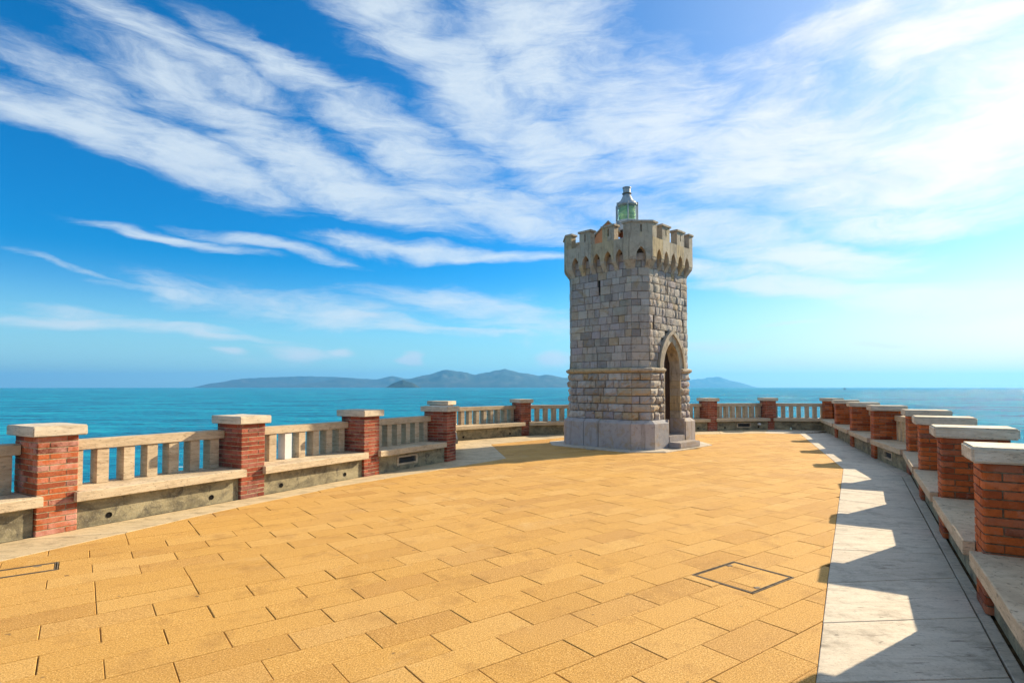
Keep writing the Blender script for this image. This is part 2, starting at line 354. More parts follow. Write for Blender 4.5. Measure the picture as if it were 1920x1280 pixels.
# ------------------------------------------------------------------ mesh helpers
def mesh(name, vs, fs, smooth=False):
    m = bpy.data.meshes.new(name); m.from_pydata([tuple(v) for v in vs], [], fs); m.validate(); m.update()
    if smooth:
        for p in m.polygons: p.use_smooth = True
    return m
class MB:
    def __init__(self): self.v = []; self.f = []
    def add(self, vs, fs):
        o = len(self.v); self.v += [Vector(x) for x in vs]; self.f += [[i + o for i in f] for f in fs]; return self
    def box(self, x0, x1, y0, y1, z0, z1, ch=0.0):
        if ch <= 0:
            self.add([(x0, y0, z0), (x1, y0, z0), (x1, y1, z0), (x0, y1, z0), (x0, y0, z1), (x1, y0, z1), (x1, y1, z1), (x0, y1, z1)],
                     [(3, 2, 1, 0), (4, 5, 6, 7), (0, 1, 5, 4), (1, 2, 6, 5), (2, 3, 7, 6), (3, 0, 4, 7)]); return self
        return self.prism([(x0, y0), (x1, y0), (x1, y1), (x0, y1)], z0, z1, ch)
    def prism(self, poly, z0, z1, ch=0.0):
        """vertical prism over a ccw plan polygon, edges chamfered by ch"""
        n = len(poly)
        def inset(d):
            out = []
            for i in range(n):
                p, q, r_ = Vector(poly[i - 1]), Vector(poly[i]), Vector(poly[(i + 1) % n])
                e1 = (q - p); e2 = (r_ - q)
                if e1.length < 1e-9 or e2.length < 1e-9: out.append(q); continue
                e1.normalize(); e2.normalize()
                n1 = Vector((-e1.y, e1.x)); n2 = Vector((-e2.y, e2.x)); b_ = n1 + n2
                if b_.length < 1e-6: out.append(q + n1 * d)
                else:
                    b_.normalize(); out.append(q + b_ * (d / max(.35, b_.dot(n1))))
            return out
        if ch <= 0: rings = [(poly, z0), (poly, z1)]
        else:
            a = inset(ch); rings = [(a, z0), (poly, z0 + ch), (poly, z1 - ch), (a, z1)]
        vs = [(p[0], p[1], z) for ring, z in rings for p in ring]
        fs = [list(range(n))[::-1], [(len(rings) - 1) * n + i for i in range(n)]]
        for k in range(len(rings) - 1):
            for i in range(n):
                j = (i + 1) % n
                fs.append([k * n + i, k * n + j, (k + 1) * n + j, (k + 1) * n + i])
        return self.add(vs, fs)
    def lathe(self, prof, n=24, cx=0, cy=0):
        vs = [(cx + r_ * math.cos(2 * math.pi * i / n), cy + r_ * math.sin(2 * math.pi * i / n), z) for r_, z in prof for i in range(n)]
        fs = [[k * n + i, k * n + (i + 1) % n, (k + 1) * n + (i + 1) % n, (k + 1) * n + i] for k in range(len(prof) - 1) for i in range(n)]
        fs.append(list(range(n))[::-1]); fs.append([(len(prof) - 1) * n + i for i in range(n)])
        return self.add(vs, fs)
    def tube(self, a, b, r_, n=8):
        a, b = Vector(a), Vector(b); d = (b - a).normalized(); u = d.orthogonal().normalized(); v = d.cross(u)
        vs = [p + (u * math.cos(2 * math.pi * i / n) + v * math.sin(2 * math.pi * i / n)) * r_ for p in (a, b) for i in range(n)]
        fs = [[i, (i + 1) % n, n + (i + 1) % n, n + i] for i in range(n)] + [list(range(n))[::-1], [n + i for i in range(n)]]
        return self.add(vs, fs)
    def mesh(self, name, smooth=False): return mesh(name, self.v, self.f, smooth)
def link(name, data, mat=None, parent=None, loc=None, rot=None, kind=None):
    o = bpy.data.objects.new(name, data)
    if mat is not None and data is not None and not data.materials: data.materials.append(mat)
    COL.objects.link(o)
    if parent is not None: o.parent = parent
    if loc is not None: o.location = loc
    if rot is not None: o.rotation_euler = rot
    if kind: o['kind'] = kind
    return o
def thing(name, label, cat, loc=(0, 0, 0), rz=0., group=None, data=None, mat=None):
    o = link(name, data, mat, None, loc, (0, 0, rz)); o['label'] = label; o['category'] = cat
    if group: o['group'] = group
    return o
def clip_rect(poly, rect):
    """part of polygon poly inside the convex ccw polygon rect"""
    out = list(poly)
    for i in range(len(rect)):
        a, b = rect[i], rect[(i + 1) % len(rect)]
        src, out = out, []
        if not src: return []
        def side(p): return (b[0] - a[0]) * (p[1] - a[1]) - (b[1] - a[1]) * (p[0] - a[0])
        for k in range(len(src)):
            p, q = src[k - 1], src[k]; sp, sq = side(p), side(q)
            if (sp < 0) != (sq < 0):
                t_ = sp / (sp - sq); out.append((p[0] + (q[0] - p[0]) * t_, p[1] + (q[1] - p[1]) * t_))
            if sq >= 0: out.append(q)
    res = []
    for p in out:
        if not res or (abs(p[0] - res[-1][0]) + abs(p[1] - res[-1][1])) > 1e-4: res.append(p)
    if len(res) > 1 and abs(res[0][0] - res[-1][0]) + abs(res[0][1] - res[-1][1]) < 1e-4: res.pop()
    return res
def area(p): return .5 * sum(p[i - 1][0] * p[i][1] - p[i][0] * p[i - 1][1] for i in range(len(p)))
def az_vec(a): return Vector((math.sin(R(a)), math.cos(R(a))))

# ------------------------------------------------------------------ sea and far islands
SEA_Z = -12.0; ER = 6371000.0
def sea_z(d): return SEA_Z - d * d / (2 * ER)
rings = [0.0] + [30 * 1.13 ** k for k in range(56)]
rings = [r_ for r_ in rings if r_ < 24000] + [24000]
mb = MB(); NS = 240
vs = []; fs = []
for r_ in rings:
    for i in range(NS):
        a = 2 * math.pi * i / NS; vs.append((r_ * math.cos(a), r_ * math.sin(a), sea_z(r_)))
for k in range(len(rings) - 1):
    for i in range(NS):
        j = (i + 1) % NS
        if k == 0: fs.append((i, NS + i, NS + j)) if i else fs.append((0, NS, NS + 1))
        else: fs.append((k * NS + i, (k + 1) * NS + i, (k + 1) * NS + j, k * NS + j))
link('sea', mesh('sea', vs, fs, True), M_SEA, kind='structure')

def hill(name, prof, dist, depth, seed, foot=.16):
    """ridge whose skyline passes through the given profile; built as a real hill with spurs"""
    pts = []
    for x, y in prof:
        a, e = sky_ae(x, y); pts.append((a, max(0., dist * math.tan(R(e)) + EYE - sea_z(dist))))
    N = 90; Mw = 26
    vs = []; fs = []
    for i in range(N + 1):
        a = pts[0][0] + (pts[-1][0] - pts[0][0]) * i / N
        for k in range(len(pts) - 1):
            if pts[k][0] <= a <= pts[k + 1][0] + 1e-9:
                f = (a - pts[k][0]) / (pts[k + 1][0] - pts[k][0]); f = f * f * (3 - 2 * f) * .5 + f * .5
                h = pts[k][1] + (pts[k + 1][1] - pts[k][1]) * f; break
        h *= 1 + .05 * mnoise.noise(Vector((a * 2.1, seed, 0))) + .03 * mnoise.noise(Vector((a * 6.0, seed, 3)))
        for j in range(Mw + 1):
            s = -1 + 2 * j / Mw
            c = (1 - abs(s)) ** .85
            sp = mnoise.fractal(Vector((a * 1.6, s * 3.2, seed)), 1.0, 2.0, 4)
            z = h * c * (1 + .35 * sp * (abs(s)) * (1 - abs(s)) * 3)
            d = dist + depth * s
            z0 = sea_z(d) - (6 if abs(s) > .98 or i in (0, N) else 0)
            vs.append((d * math.sin(R(a)), d * math.cos(R(a)), z0 + max(0, z)))
    for i in range(N):
        for j in range(Mw):
            p = i * (Mw + 1) + j; fs.append((p, p + Mw + 1, p + Mw + 2, p + 1))
    link(name, mesh(name, vs, fs, True), M_HILL, kind='structure')
hill('low_island_hill', [(355, 727), (400, 718), (455, 709.5), (510, 707), (570, 705), (620, 706), (690, 710), (760, 716), (830, 727)], 19500, 1200, 1.)
hill('island_hill', [(520, 727), (590, 717), (640, 707.5), (700, 712), (735, 705), (765, 710), (800, 718), (850, 727)], 16500, 900, 2.)
hill('mountain_ridge', [(730, 727), (755, 712), (800, 703), (835, 693), (862, 696), (890, 702), (905, 699), (945, 692), (985, 700), (1010, 704), (1025, 702), (1060, 708), (1110, 711), (1170, 717), (1230, 727)], 13000, 1100, 3.)
hill('islet', [(722, 727.5), (740, 717), (755, 712), (772, 717), (790, 727.5)], 7500, 180, 4.)
hill('faint_mountain', [(1230, 727), (1270, 717), (1310, 710), (1345, 706), (1378, 715), (1425, 727)], 23500, 1000, 5.)
HAZE = True
if HAZE:
    mb = MB().box(-26000, 26000, -26000, 26000, -64, 560)
    hz = bpy.data.materials.new('haze_air'); hz.use_nodes = True
    t = NT(hz.node_tree); v = t.n('ShaderNodeVolumePrincipled'); o = t.n('ShaderNodeOutputMaterial'); t.l(v.outputs[0], o.inputs['Volume'])
    v.inputs['Color'].default_value = (.15, .52, 1.0, 1); v.inputs['Density'].default_value = 5.6e-5; v.inputs['Anisotropy'].default_value = .3
    hzo = link('haze', mb.mesh('haze'), hz, kind='stuff')

# ------------------------------------------------------------------ plan of the terrace
PW, PD = .41, .62                                     # pillar width and depth
cx_, cy_ = 0, 0
def mid_from_left(fx, fy, a): u = az_vec(a); return (fx + u.x * PW / 2, fy + u.y * PW / 2)
def mid_from_cap(cx, cy, a):                          # travelling back along the right side
    u = az_vec(a); o_ = Vector((-u.y, u.x)); p = Vector((cx, cy)) - u * (.065 + PW / 2) + o_ * .065
    return (p.x, p.y)
PIL = []                                              # (x, y, travel azimuth, label, detailed bricks)
uA = az_vec(30.9)
for k in range(-1, 4):
    p = Vector((-5.43, 6.62)) + uA * (2.55 * k)
    PIL.append([*mid_from_left(p.x, p.y, 30.9), 30.9])
PIL[4][2] = 24
PIL.append([-1.93, 18.05, 22])                        # P5
PIL.append([.50, 20.28, 58])                          # P6
PIL.append([2.95, 21.0, 73]); PIL.append([5.35, 21.72, 73])
PIL.append([7.80, 22.42, 74])                         # P8
PIL.append([10.32, 23.0, 92])                         # P9
PIL.append([12.30, 22.55, 152])                       # P10 corner
for c in ((10.74, 19.25), (9.58, 16.38), (8.53, 13.72)): PIL.append([*mid_from_cap(c[0], c[1], 201.7), 201.7])
PIL.append([*mid_from_cap(7.62, 11.2, 207), 207])
for c in ((6.09, 8.74), (4.79, 6.56), (3.48, 4.38), (2.17, 2.19), (.86, .0)): PIL.append([*mid_from_cap(c[0], c[1], 211), 211])
NP = len(PIL)
PLAB = [
 'weathered brick pillar outside the frame beyond the left end balustrade',
 'pink stained brick pillar with pale mortar patches, nearest on the left parapet',
 'red brick pillar with shade in its colour, second from the left along the sea parapet',
 'red brick pillar in shade-darkened colour between the balustrade with a white baluster and the vented wall',
 'shaded brick pillar at the end of the straight left parapet, hiding another behind it',
 'brick pillar with only its cream cap showing behind another pillar',
 'brick pillar left of the tower, half in sun on its cap',
 'brick pillar hidden behind the left of the tower', 'brick pillar hidden behind the right of the tower',
 'chalk marked brick pillar just right of the tower door',
 'wide brick pillar second to the right of the tower on the far parapet',
 'brick pillar at the far right corner of the terrace',
 'second brick pillar from the far corner in the right hand row',
 'third brick pillar from the far corner in the right hand row',
 'fourth brick pillar from the far corner, with a lit baluster beside it',
 'brick pillar where the right hand row bends, above the wall vent',
 'orange brick pillar, third from the near end of the right hand row',
 'orange brick pillar, second from the near end of the right hand row',
 'large orange brick pillar nearest the camera at the right edge',
 'brick pillar outside the frame at the lower right', 'brick pillar outside the frame behind the viewpoint',
]

# bricks -----------------------------------------------------------------
BT, BH, CH_ = .115, .0565, 1.14 / 17
def brick_mesh(name, l, rs, re, mat):
    poly = []
    def arc(cx, cy, r_, a0):
        return [(cx + r_ * math.cos(a0 + math.pi / 2 * k / 3), cy + r_ * math.sin(a0 + math.pi / 2 * k / 3)) for k in range(4)]
    poly += arc(rs, rs, rs, math.pi) if rs > .006 else [(0, 0)]
    poly += arc(l - re, re, re, 1.5 * math.pi) if re > .006 else [(l, 0)]
    poly += [(l, BT), (0, BT)]
    m = MB().prism(poly, 0, BH, .0035).mesh(name); m.materials.append(mat)
    return m
def brick_set(r_, mat):
    ls, ll = PW - BT - .01, (PD - BT - .02) / 2
    return dict(sA=brick_mesh('brick', ls, r_, 0, mat), sB=brick_mesh('brick', ls, 0, r_, mat), lA=brick_mesh('brick', ll, r_, 0, mat), lP=brick_mesh('brick', ll, 0, 0, mat), lB=brick_mesh('brick', ll, 0, r_, mat), ls=ls, ll=ll)
SET_P, SET_L, SET_R = brick_set(.012, M_BRICKL), brick_set(.012, M_BRICKD), brick_set(.03, M_BRICKR)
hx = PW / 2
SIDES = [((-hx, 0), 0, 's'), ((hx, 0), 90, 'l'), ((hx, PD), 180, 's'), ((-hx, PD), 270, 'l')]
def brick_places(S):
    for c in range(17):
        z = c * CH_ + .004
        for (st, ang, typ) in SIDES:
            d = Vector((math.cos(R(ang)), math.sin(R(ang)))); s0 = Vector(st)
            if c % 2 == 0:
                if typ == 's': yield S['sA'], s0, ang, z
                else: yield S['lA'], s0, ang, z; yield S['lP'], s0 + d * (S['ll'] + .01), ang, z
            else:
                off = BT + .01
                if typ == 's': yield S['sB'], s0 + d * off, ang, z
                else: yield S['lP'], s0 + d * off, ang, z; yield S['lB'], s0 + d * (off + S['ll'] + .01), ang, z
def joined_bricks(S, name):
    mb_ = MB()
    for m, p, ang, z in brick_places(S):
        M = Matrix.Translation((p.x + rnd.uniform(-.0015, .0015), p.y + rnd.uniform(-.0015, .0015), z)) @ Matrix.Rotation(R(ang), 4, 'Z')
        mb_.add([M @ v.co for v in m.vertices], [list(p_.vertices) for p_ in m.polygons])
    m2 = mb_.mesh(name); m2.materials.append(S['sA'].materials[0]); return m2
JL, JR = joined_bricks(SET_L, 'brickwork'), joined_bricks(SET_R, 'brickwork')
def worn_block(x0, x1, y0, y1, z0, z1, seed, ch=.012, amp=.004, nx=6, ny=4):
    """stone slab with softened, slightly uneven edges"""
    bm = bmesh.new(); bmesh.ops.create_cube(bm, size=1)
    for v in bm.verts: v.co = Vector(((x0 + x1) / 2 + v.co.x * (x1 - x0), (y0 + y1) / 2 + v.co.y * (y1 - y0), (z0 + z1) / 2 + v.co.z * (z1 - z0)))
    bmesh.ops.bevel(bm, geom=bm.edges[:], offset=ch, segments=2, affect='EDGES')
    for ax, n, lo, hi in ((0, nx, x0, x1), (1, ny, y0, y1)):
        for k in range(1, n):
            p = Vector(); p[ax] = lo + (hi - lo) * k / n; no = Vector(); no[ax] = 1
            bmesh.ops.bisect_plane(bm, geom=bm.verts[:] + bm.edges[:] + bm.faces[:], plane_co=p, plane_no=no)
    for v in bm.verts: v.co += mnoise.noise_vector(Vector((v.co.x * 7 + seed * 3.7, v.co.y * 7 + seed, v.co.z * 9))) * amp
    m = bpy.data.meshes.new('slab'); bm.to_mesh(m); bm.free(); return m
core_m = MB().box(-hx + .012, hx - .012, .012, PD - .012, 0, 1.138).mesh('mortar_core'); core_m.materials.append(M_MORTAR)
core_l = MB().box(-hx + .005, hx - .005, .005, PD - .005, 0, 1.138).mesh('mortar_core'); core_l.materials.append(M_LIME)
DETAIL = {1, 2, 3, 4, 14, 15, 16, 17, 18}
for i, (x, y, a) in enumerate(PIL):
    right = i >= 11; S = SET_R if right else SET_P if i < 2 else SET_L
    p = thing('brick_pillar', PLAB[i], 'pillar', (x, y, 0), R(90 - a), 'brick pillars of the terrace parapet')
    link('mortar_core', core_m if right else core_l, None, p)
    if i in DETAIL:
        for m, q, ang, z in brick_places(S):
            link('brick', m, None, p, (q.x + rnd.uniform(-.002, .002), q.y + rnd.uniform(-.002, .002), z), (0, 0, R(ang + rnd.uniform(-.5, .5))))
    else: link('brickwork', JR if right else JL, None, p, kind='stuff')
    link('cap', worn_block(-hx - .065, hx + .065, -.065, PD + .065, 1.14, 1.262, i, .016 if right else .010, .005), M_CAP, p)

# balustrade bays -----------------------------------------------------------
BLAB = ['balustrade at the left edge of the photo, cut off by the frame', 'balustrade with sunlit bench between the nearest two left pillars',
 'balustrade with one bright white replacement baluster', 'shaded balustrade above the vented left wall', 'long balustrade running away behind the shaded left pillar',
 'sunlit balustrade bay of many balusters left of the tower', 'balustrade meeting the left side of the tower', 'balustrade hidden behind the tower', 'short visible end of balustrade at the right of the tower',
 'balustrade over the wall vent right of the tower', 'balustrade with wide blue gaps beside the far right corner']
BLAB += ['balustrade bay in the right hand row next to the far corner', 'second balustrade bay from the far corner in the right row', 'third balustrade bay from the far corner, glimpsed between pillars',
 'balustrade bay with lit balusters in front of the bend of the right row', 'balustrade bay after the bend of the right row', 'balustrade bay third from the near end of the right row', 'balustrade bay second from the near end of the right row',
 'balustrade bay at the right edge of the photo, cut off by the frame', 'balustrade bay outside the frame at the lower right']
SEATS = ['travertine bench slab cut off by the left edge of the photo', 'sunlit travertine bench slab between the nearest two left pillars', 'travertine bench slab below the white replacement baluster',
 'shaded travertine bench slab above the left wall vent', 'travertine bench slab hidden behind the shaded left pillar', 'sunlit travertine bench slab on the lit wall left of the tower', 'travertine bench slab meeting the tower at its left',
 'travertine bench slab hidden behind the tower', 'end of a travertine bench slab just right of the tower', 'travertine bench slab above the vent right of the tower', 'travertine bench slab beside the far right corner',
 'travertine bench slab nearest the far corner in the right row', 'second travertine bench slab from the far corner in the right row', 'third travertine bench slab from the far corner in the right row', 'travertine bench slab before the lit baluster of the right row',
 'travertine bench slab just after the bend of the right row', 'travertine bench slab third from the near end of the right row', 'pinkish travertine bench slab second from the near end of the right row', 'big travertine bench slab at the lower right edge of the photo', 'travertine bench slab outside the frame at the lower right']
bal_m = MB().box(-.068, .068, -.095, .095, 0, .448, .004).mesh('baluster'); bal_m.materials.append(M_RAIL)
bal_w = MB().box(-.068, .068, -.095, .095, 0, .448, .004).mesh('baluster'); bal_w.materials.append(M_REPAIR)
def pilframe(i):
    x, y, a = PIL[i]; u = az_vec(a); return Vector((x, y)), u, Vector((-u.y, u.x))
VENT = {3: .42, 6: .72, 9: .52, 14: .40}
BAYS = {}
for i in range(NP - 1):
    p0, u0, o0 = pilframe(i); p1, u1, o1 = pilframe(i + 1)
    # the handrail line runs 0.52 m behind the pillars' inner faces
    a0 = p0 + o0 * .52; a1 = p1 + o1 * .52
    u = (a1 - a0).normalized(); o_ = Vector((-u.y, u.x))
    def cut(p, uu, oo, sgn):                                            # where the bay's line leaves the pillar
        c = p + oo * .51; best = 0
        for k in range(200):
            q = a0 + u * (k * .01) if sgn > 0 else a1 - u * (k * .01)
            d = q - c
            if abs(d.dot(uu)) > hx or abs(d.dot(oo)) > .5: best = k * .01; break
        return best
    s0 = cut(p0, u0, o0, 1); s1 = cut(p1, u1, o1, -1)
    L = (a1 - a0).length - s0 - s1
    org = a0 + u * s0 - o_ * .52
    rz = math.atan2(u.y, u.x); BAYS[i] = (org, u, o_, L)
    e0, e1 = abs(u0.angle(u)) > .08, abs(u1.angle(u)) > .08
    b = thing('balustrade', BLAB[i], 'balustrade', (org.x, org.y, 0), rz, 'balustrade bays of the terrace parapet')
    x0, x1 = (-.05 if e0 else .003), (L + .05 if e1 else L - .003)
    link('handrail', worn_block(x0, x1, (.41), .635, .912, 1.038, i + 30, .008, .003, 10, 2), M_RAIL, b)
    nb = max(4, round(L / .305)); 
    for k in range(nb):
        xx = L * (k + .5) / nb
        link('baluster', bal_w if (i == 2 and k == 2) else bal_m, None, b, (xx + rnd.uniform(-.006, .006), .525, .462), (0, 0, R(rnd.uniform(-2, 2))))
    w0, w1 = (-.12 if e0 else .002), (L + .12 if e1 else L - .002)
    vx = VENT.get(i)
    ww = MB()
    if vx is None: ww.box(w0, w1, .05, .66, 0, .344)
    else:
        c = L * vx; ww.box(w0, c - .32, .05, .66, 0, .344); ww.box(c + .32, w1, .05, .66, 0, .344); ww.box(c - .32, c + .32, .05, .66, 0, .10); ww.box(c - .32, c + .32, .05, .66, .29, .344); ww.box(c - .32, c + .32, .16, .66, .10, .29)
    link('base_wall', ww.mesh('base_wall'), M_CONC, b)
    if vx is not None:
        c = L * vx
        fr = MB().box(c - .32, c + .32, .035, .16, .10, .135).box(c - .32, c + .32, .035, .16, .255, .29).box(c - .32, c - .27, .035, .16, .135, .255).box(c + .27, c + .32, .035, .16, .135, .255)
        v_ = link('vent', fr.mesh('vent'), M_RAIL, b)
        g_ = MB()
        for k in range(4): g_.box(c - .27, c + .27, .07, .11, .142 + k * .029, .158 + k * .029)
        link('grille', g_.mesh('grille'), M_SLATE, v_)
    if i in (0, 1, 2, 5, 8, 9):
        for f in (.16, .80):
            if i == 1 and f < .5: f = .17
            pm = MB(); n = 12
            for r_, yy in ((.038, .047), (.028, .047), (.028, .12)): pass
            prof = [(.036, .058), (.036, .044), (.026, .044), (.026, .049)]
            vs = [(L * f + r_ * math.cos(2 * math.pi * k / n), yy, .105 + r_ * math.sin(2 * math.pi * k / n)) for r_, yy in prof for k in range(n)]
            fs = [[q * n + k, q * n + (k + 1) % n, (q + 1) * n + (k + 1) % n, (q + 1) * n + k] for q in range(3) for k in range(n)] + [[3 * n + k for k in range(n)]]
            link('drain_pipe', mesh('drain_pipe', vs, fs), M_DARK, b)
    # bench slab lies on the base wall, wrapping a little in front of the pillars
    ex0 = -.02 if e0 else .045; ex1 = -.02 if e1 else .045
    bx0, bx1 = (.06 if e0 else .004), (L - .06 if e1 else L - .004)
    if i in (4, 10): bx0, ex0 = .0, .0
    pl = [(-ex0, -.085), (L + ex1, -.085), (L + ex1, -.004), (bx1, -.004), (bx1, .655), (bx0, .655), (bx0, -.004), (-ex0, -.004)]
    if e0: pl = [p_ for p_ in pl if p_ not in ((bx0, -.004), (-ex0, -.004))]; 
    mbb = MB().prism(pl, .345, .461, .007)
    thing('stone_bench', SEATS[i], 'bench', (org.x, org.y, 0), rz, 'travertine bench slabs along the parapet', mbb.mesh('stone_bench'), M_BENCH)

# sea wall below the parapet ------------------------------------------------
out = []; inn = []
for i in range(NP):
    p, u, o_ = pilframe(i); out.append(p + o_ * .70); inn.append(p + o_ * .60)
out = [out[0] - uA * 8] + out + [out[-1] - az_vec(31) * 6]; inn = [inn[0] - uA * 8] + inn + [inn[-1] - az_vec(31) * 6]
mb = MB()
for k in range(len(out) - 1):
    a, b, c, d = out[k], out[k + 1], inn[k + 1], inn[k]
    mb.add([(*a, -14), (*b, -14), (*b, -.02), (*a, -.02), (*d, -.02), (*c, -.02)], [(0, 1, 2, 3), (3, 2, 5, 4)])
thing('sea_wall', 'stained retaining wall of the terrace dropping to the sea', 'wall', data=mb.mesh('sea_wall'), mat=M_CONC)

# ------------------------------------------------------------------ walkway
def V2(x, y): return Vector((x, y))
INNER = [V2(-7.7, -.4), V2(-6.55, 2.3), V2(-5.04, 5.73), V2(-4.045, 8.0), V2(-2.99, 9.95), V2(-.127, 13.84), V2(-.62, 17.2), V2(1.9, 19.64), V2(6.67, 20.78), V2(9.3, 21.25), V2(10.42, 20.9), V2(6.94, 12.14), V2(4.0, 7.19), V2(2.76, 5.11), V2(1.76, 3.405), V2(-.9, -1.15)]
def wl(i, f=0.): p, u, o_ = pilframe(i); return p + o_ * .03 + u * f
OUTER = [wl(0, -7.4), wl(0, -4.4), wl(0, .9), wl(1, .9), wl(2, .6), wl(4, .25), wl(5, -.1), wl(6, .9), wl(9, -.9), wl(10, -.1), wl(11, .1), wl(15), wl(17, 0.3), wl(18, -.3), wl(19, -1.1), wl(20, 2.6)]
GUT = [None] * 11 + [V2(7.42, 11.02), V2(4.86, 6.70), V2(4.0, 5.24), V2(2.95, 3.47), V2(-.2, -1.75)]
GUT[10] = V2(11.75, 21.55)
walk = link('walkway', None, kind='structure')
def slab(poly, name, mat, par, z0=-.05, z1=.0, gap=.0055, ch=.005):
    if area(poly) < 0: poly = poly[::-1]
    c = sum((Vector(p) for p in poly), Vector((0, 0))) / len(poly)
    pts = [tuple(Vector(p) - c) for p in poly]
    m = MB().prism(pts, 0, z1 - z0, ch)
    # shrink by the joint
    for v in m.v:
        d = Vector((v.x, v.y)); l_ = d.length
        if l_ > .01: v.x *= (1 - gap / l_); v.y *= (1 - gap / l_)
    return link(name, m.mesh(name), mat, par, (c.x, c.y, z0))
for k in range(len(INNER) - 1):
    i0, i1, q0, q1 = INNER[k], INNER[k + 1], OUTER[k], OUTER[k + 1]
    g0, g1 = GUT[k], GUT[k + 1]
    rightside = g0 is not None and g1 is not None
    e0, e1 = (g0, g1) if rightside else (q0, q1)
    n = max(1, round((e1 - e0).length / (.85 if rightside else 1.15)))
    for j in range(n):
        f0, f1 = j / n, (j + 1) / n
        A, B, C, D = i0.lerp(i1, f0), i0.lerp(i1, f1), e0.lerp(e1, f1), e0.lerp(e1, f0)
        jit = rnd.uniform(-.0015, .001)
        slab([A, B, C, D], 'paving_slab', M_WALK if k > 8 else M_WALKY, walk, -.05, .0015 + jit)
    if rightside:
        n = max(1, round((g1 - g0).length / 2.2))
        for j in range(n):
            f0, f1 = j / n, (j + 1) / n
            G0, G1, Q0, Q1 = g0.lerp(g1, f0), g0.lerp(g1, f1), q0.lerp(q1, f0), q0.lerp(q1, f1)
            s = .022
            slab([G0.lerp(Q0, s / max(.05, (Q0 - G0).length)), G1.lerp(Q1, s / max(.05, (Q1 - G1).length)), Q1, Q0], 'edge_strip', M_WALK, walk, -.05, -.004)
# bed under everything on the terrace
bed = [(p.x, p.y) for p in inn]
link('terrace_bed', mesh('terrace_bed', [(x, y, -.03) for x, y in bed], [list(range(len(bed)))[::-1]]), M_JOINT, kind='structure')

# ------------------------------------------------------------------ pavement
PAZ = 53.15
pu, pv = az_vec(PAZ), az_vec(PAZ - 90)               # along the rows, across the rows
PL, PWD = .687, .305
P0 = V2(.9835, 3.702)
reg = [(p.x, p.y) for p in INNER]
TC = V2(3.488, 17.31)
AP_C = 2.33; AP_HW = .62 * .41421 + .2388
def octa(c, hw, cx=0., cy=0.): return [(cx + x, cy + y) for x, y in ((-hw, -c), (hw, -c), (c, -hw), (c, hw), (hw, c), (-hw, c), (-c, hw), (-c, -hw))]
apron = octa(AP_C, AP_HW, TC.x, TC.y)
# access covers: corner, size along rows / across rows
def toL(p): d = p - P0; return d.dot(pu), d.dot(pv)
COV = []
c1 = toL(V2(1.98, 4.88)); r1 = round(c1[1] / PWD)
COV.append((c1[0], r1, c1[0] + .68, r1 + 2))
c2 = toL(V2(-4.33, 5.53)); r2 = math.floor(c2[1] / PWD)
COV.append((c2[0] - 1.25, r2, c2[0] + .02, r2 + 1))
def to_world(u_, v_): p = P0 + pu * u_ + pv * v_; return (p.x, p.y)
pavement = link('pavement', mesh('pavement', [(x, y, -.014) for x, y in reg], [list(range(len(reg)))[::-1]]), M_JOINT, kind='structure')
cells = []
rr_ = random.Random(12); shift = 0.
for rr in range(-60, 90):
    # staggered rows, with strips that were relaid joint over joint
    if not (rr in (11, 12, 18, 19, 26)): shift = (shift + .5 + rr_.uniform(-.03, .03)) % 1.
    if rr == -60: shift = 0.
    base = shift * PL if rr > 4 else (rr % 2) * .5 * PL
    for cc in range(-36, 46): cells.append((cc * PL + base, (cc + 1) * PL + base, rr, rr + 1))
used = set(); plist = []
for (ua, ub, ra, rb) in cells:
    mid = P0 + pu * ((ua + ub) / 2) + pv * ((ra + rb) / 2 * PWD)
    if mid.y < -1.6 or mid.y > 23 or mid.x < -8.5 or mid.x > 12: continue
    g = .0045
    parts_ = [(ua, ub)]
    for (cu0, cr0, cu1, cr1) in COV:
        if cr0 <= ra < cr1:
            nw = []
            for (s, e) in parts_:
                if e <= cu0 or s >= cu1: nw.append((s, e)); continue
                if s < cu0 - .03: nw.append((s, cu0))
                if e > cu1 + .03: nw.append((cu1, e))
            parts_ = nw
    for (s, e) in parts_:
        gu = rnd.choice((.0018, .0022, .0026, .0036)); gv = rnd.choice((.0017, .002, .0026, .0032))
        rect = [to_world(s + gu, ra * PWD + gv), to_world(e - gu, ra * PWD + gv), to_world(e - gu, rb * PWD - gv), to_world(s + gu, rb * PWD - gv)]
        if area(rect) < 0: rect = rect[::-1]
        ins = clip_rect(reg, rect)
        if len(ins) < 3 or abs(area(ins)) < .004: continue
        if area(ins) < 0: ins = ins[::-1]
        c = sum((Vector(p) for p in ins), Vector((0, 0))) / len(ins)
        if (c - TC).length < 2.0: continue
        plist.append((c, ins))
def seen(c): return c.y > 1.2 and abs(c.x) / max(.1, c.y) < .95 and 1.72 / c.y < .55
vis = sorted([p for p in plist if seen(p[0])], key=lambda p: p[0].y)
near = set(id(p) for p in vis[:300])
shared = {}
stuff = MB()
for p in plist:
    c, poly = p
    dz_ = rnd.uniform(-.0022, .0018)
    ch = .0028 if rnd.random() < .6 else .005
    if id(p) in near:
        key = tuple((round(a - c.x, 3), round(b_ - c.y, 3)) for a, b_ in poly)
        m = MB().prism([(a - c.x, b_ - c.y) for a, b_ in poly], -.035, 0, ch)
        link('paver', m.mesh('paver'), M_PAVER, pavement, (c.x, c.y, dz_), (R(rnd.uniform(-.12, .12)), R(rnd.uniform(-.12, .12)), 0))
    else: stuff.prism(poly, -.035, dz_, ch)
link('paver_field', stuff.mesh('paver_field'), M_PAVER, pavement, kind='stuff')
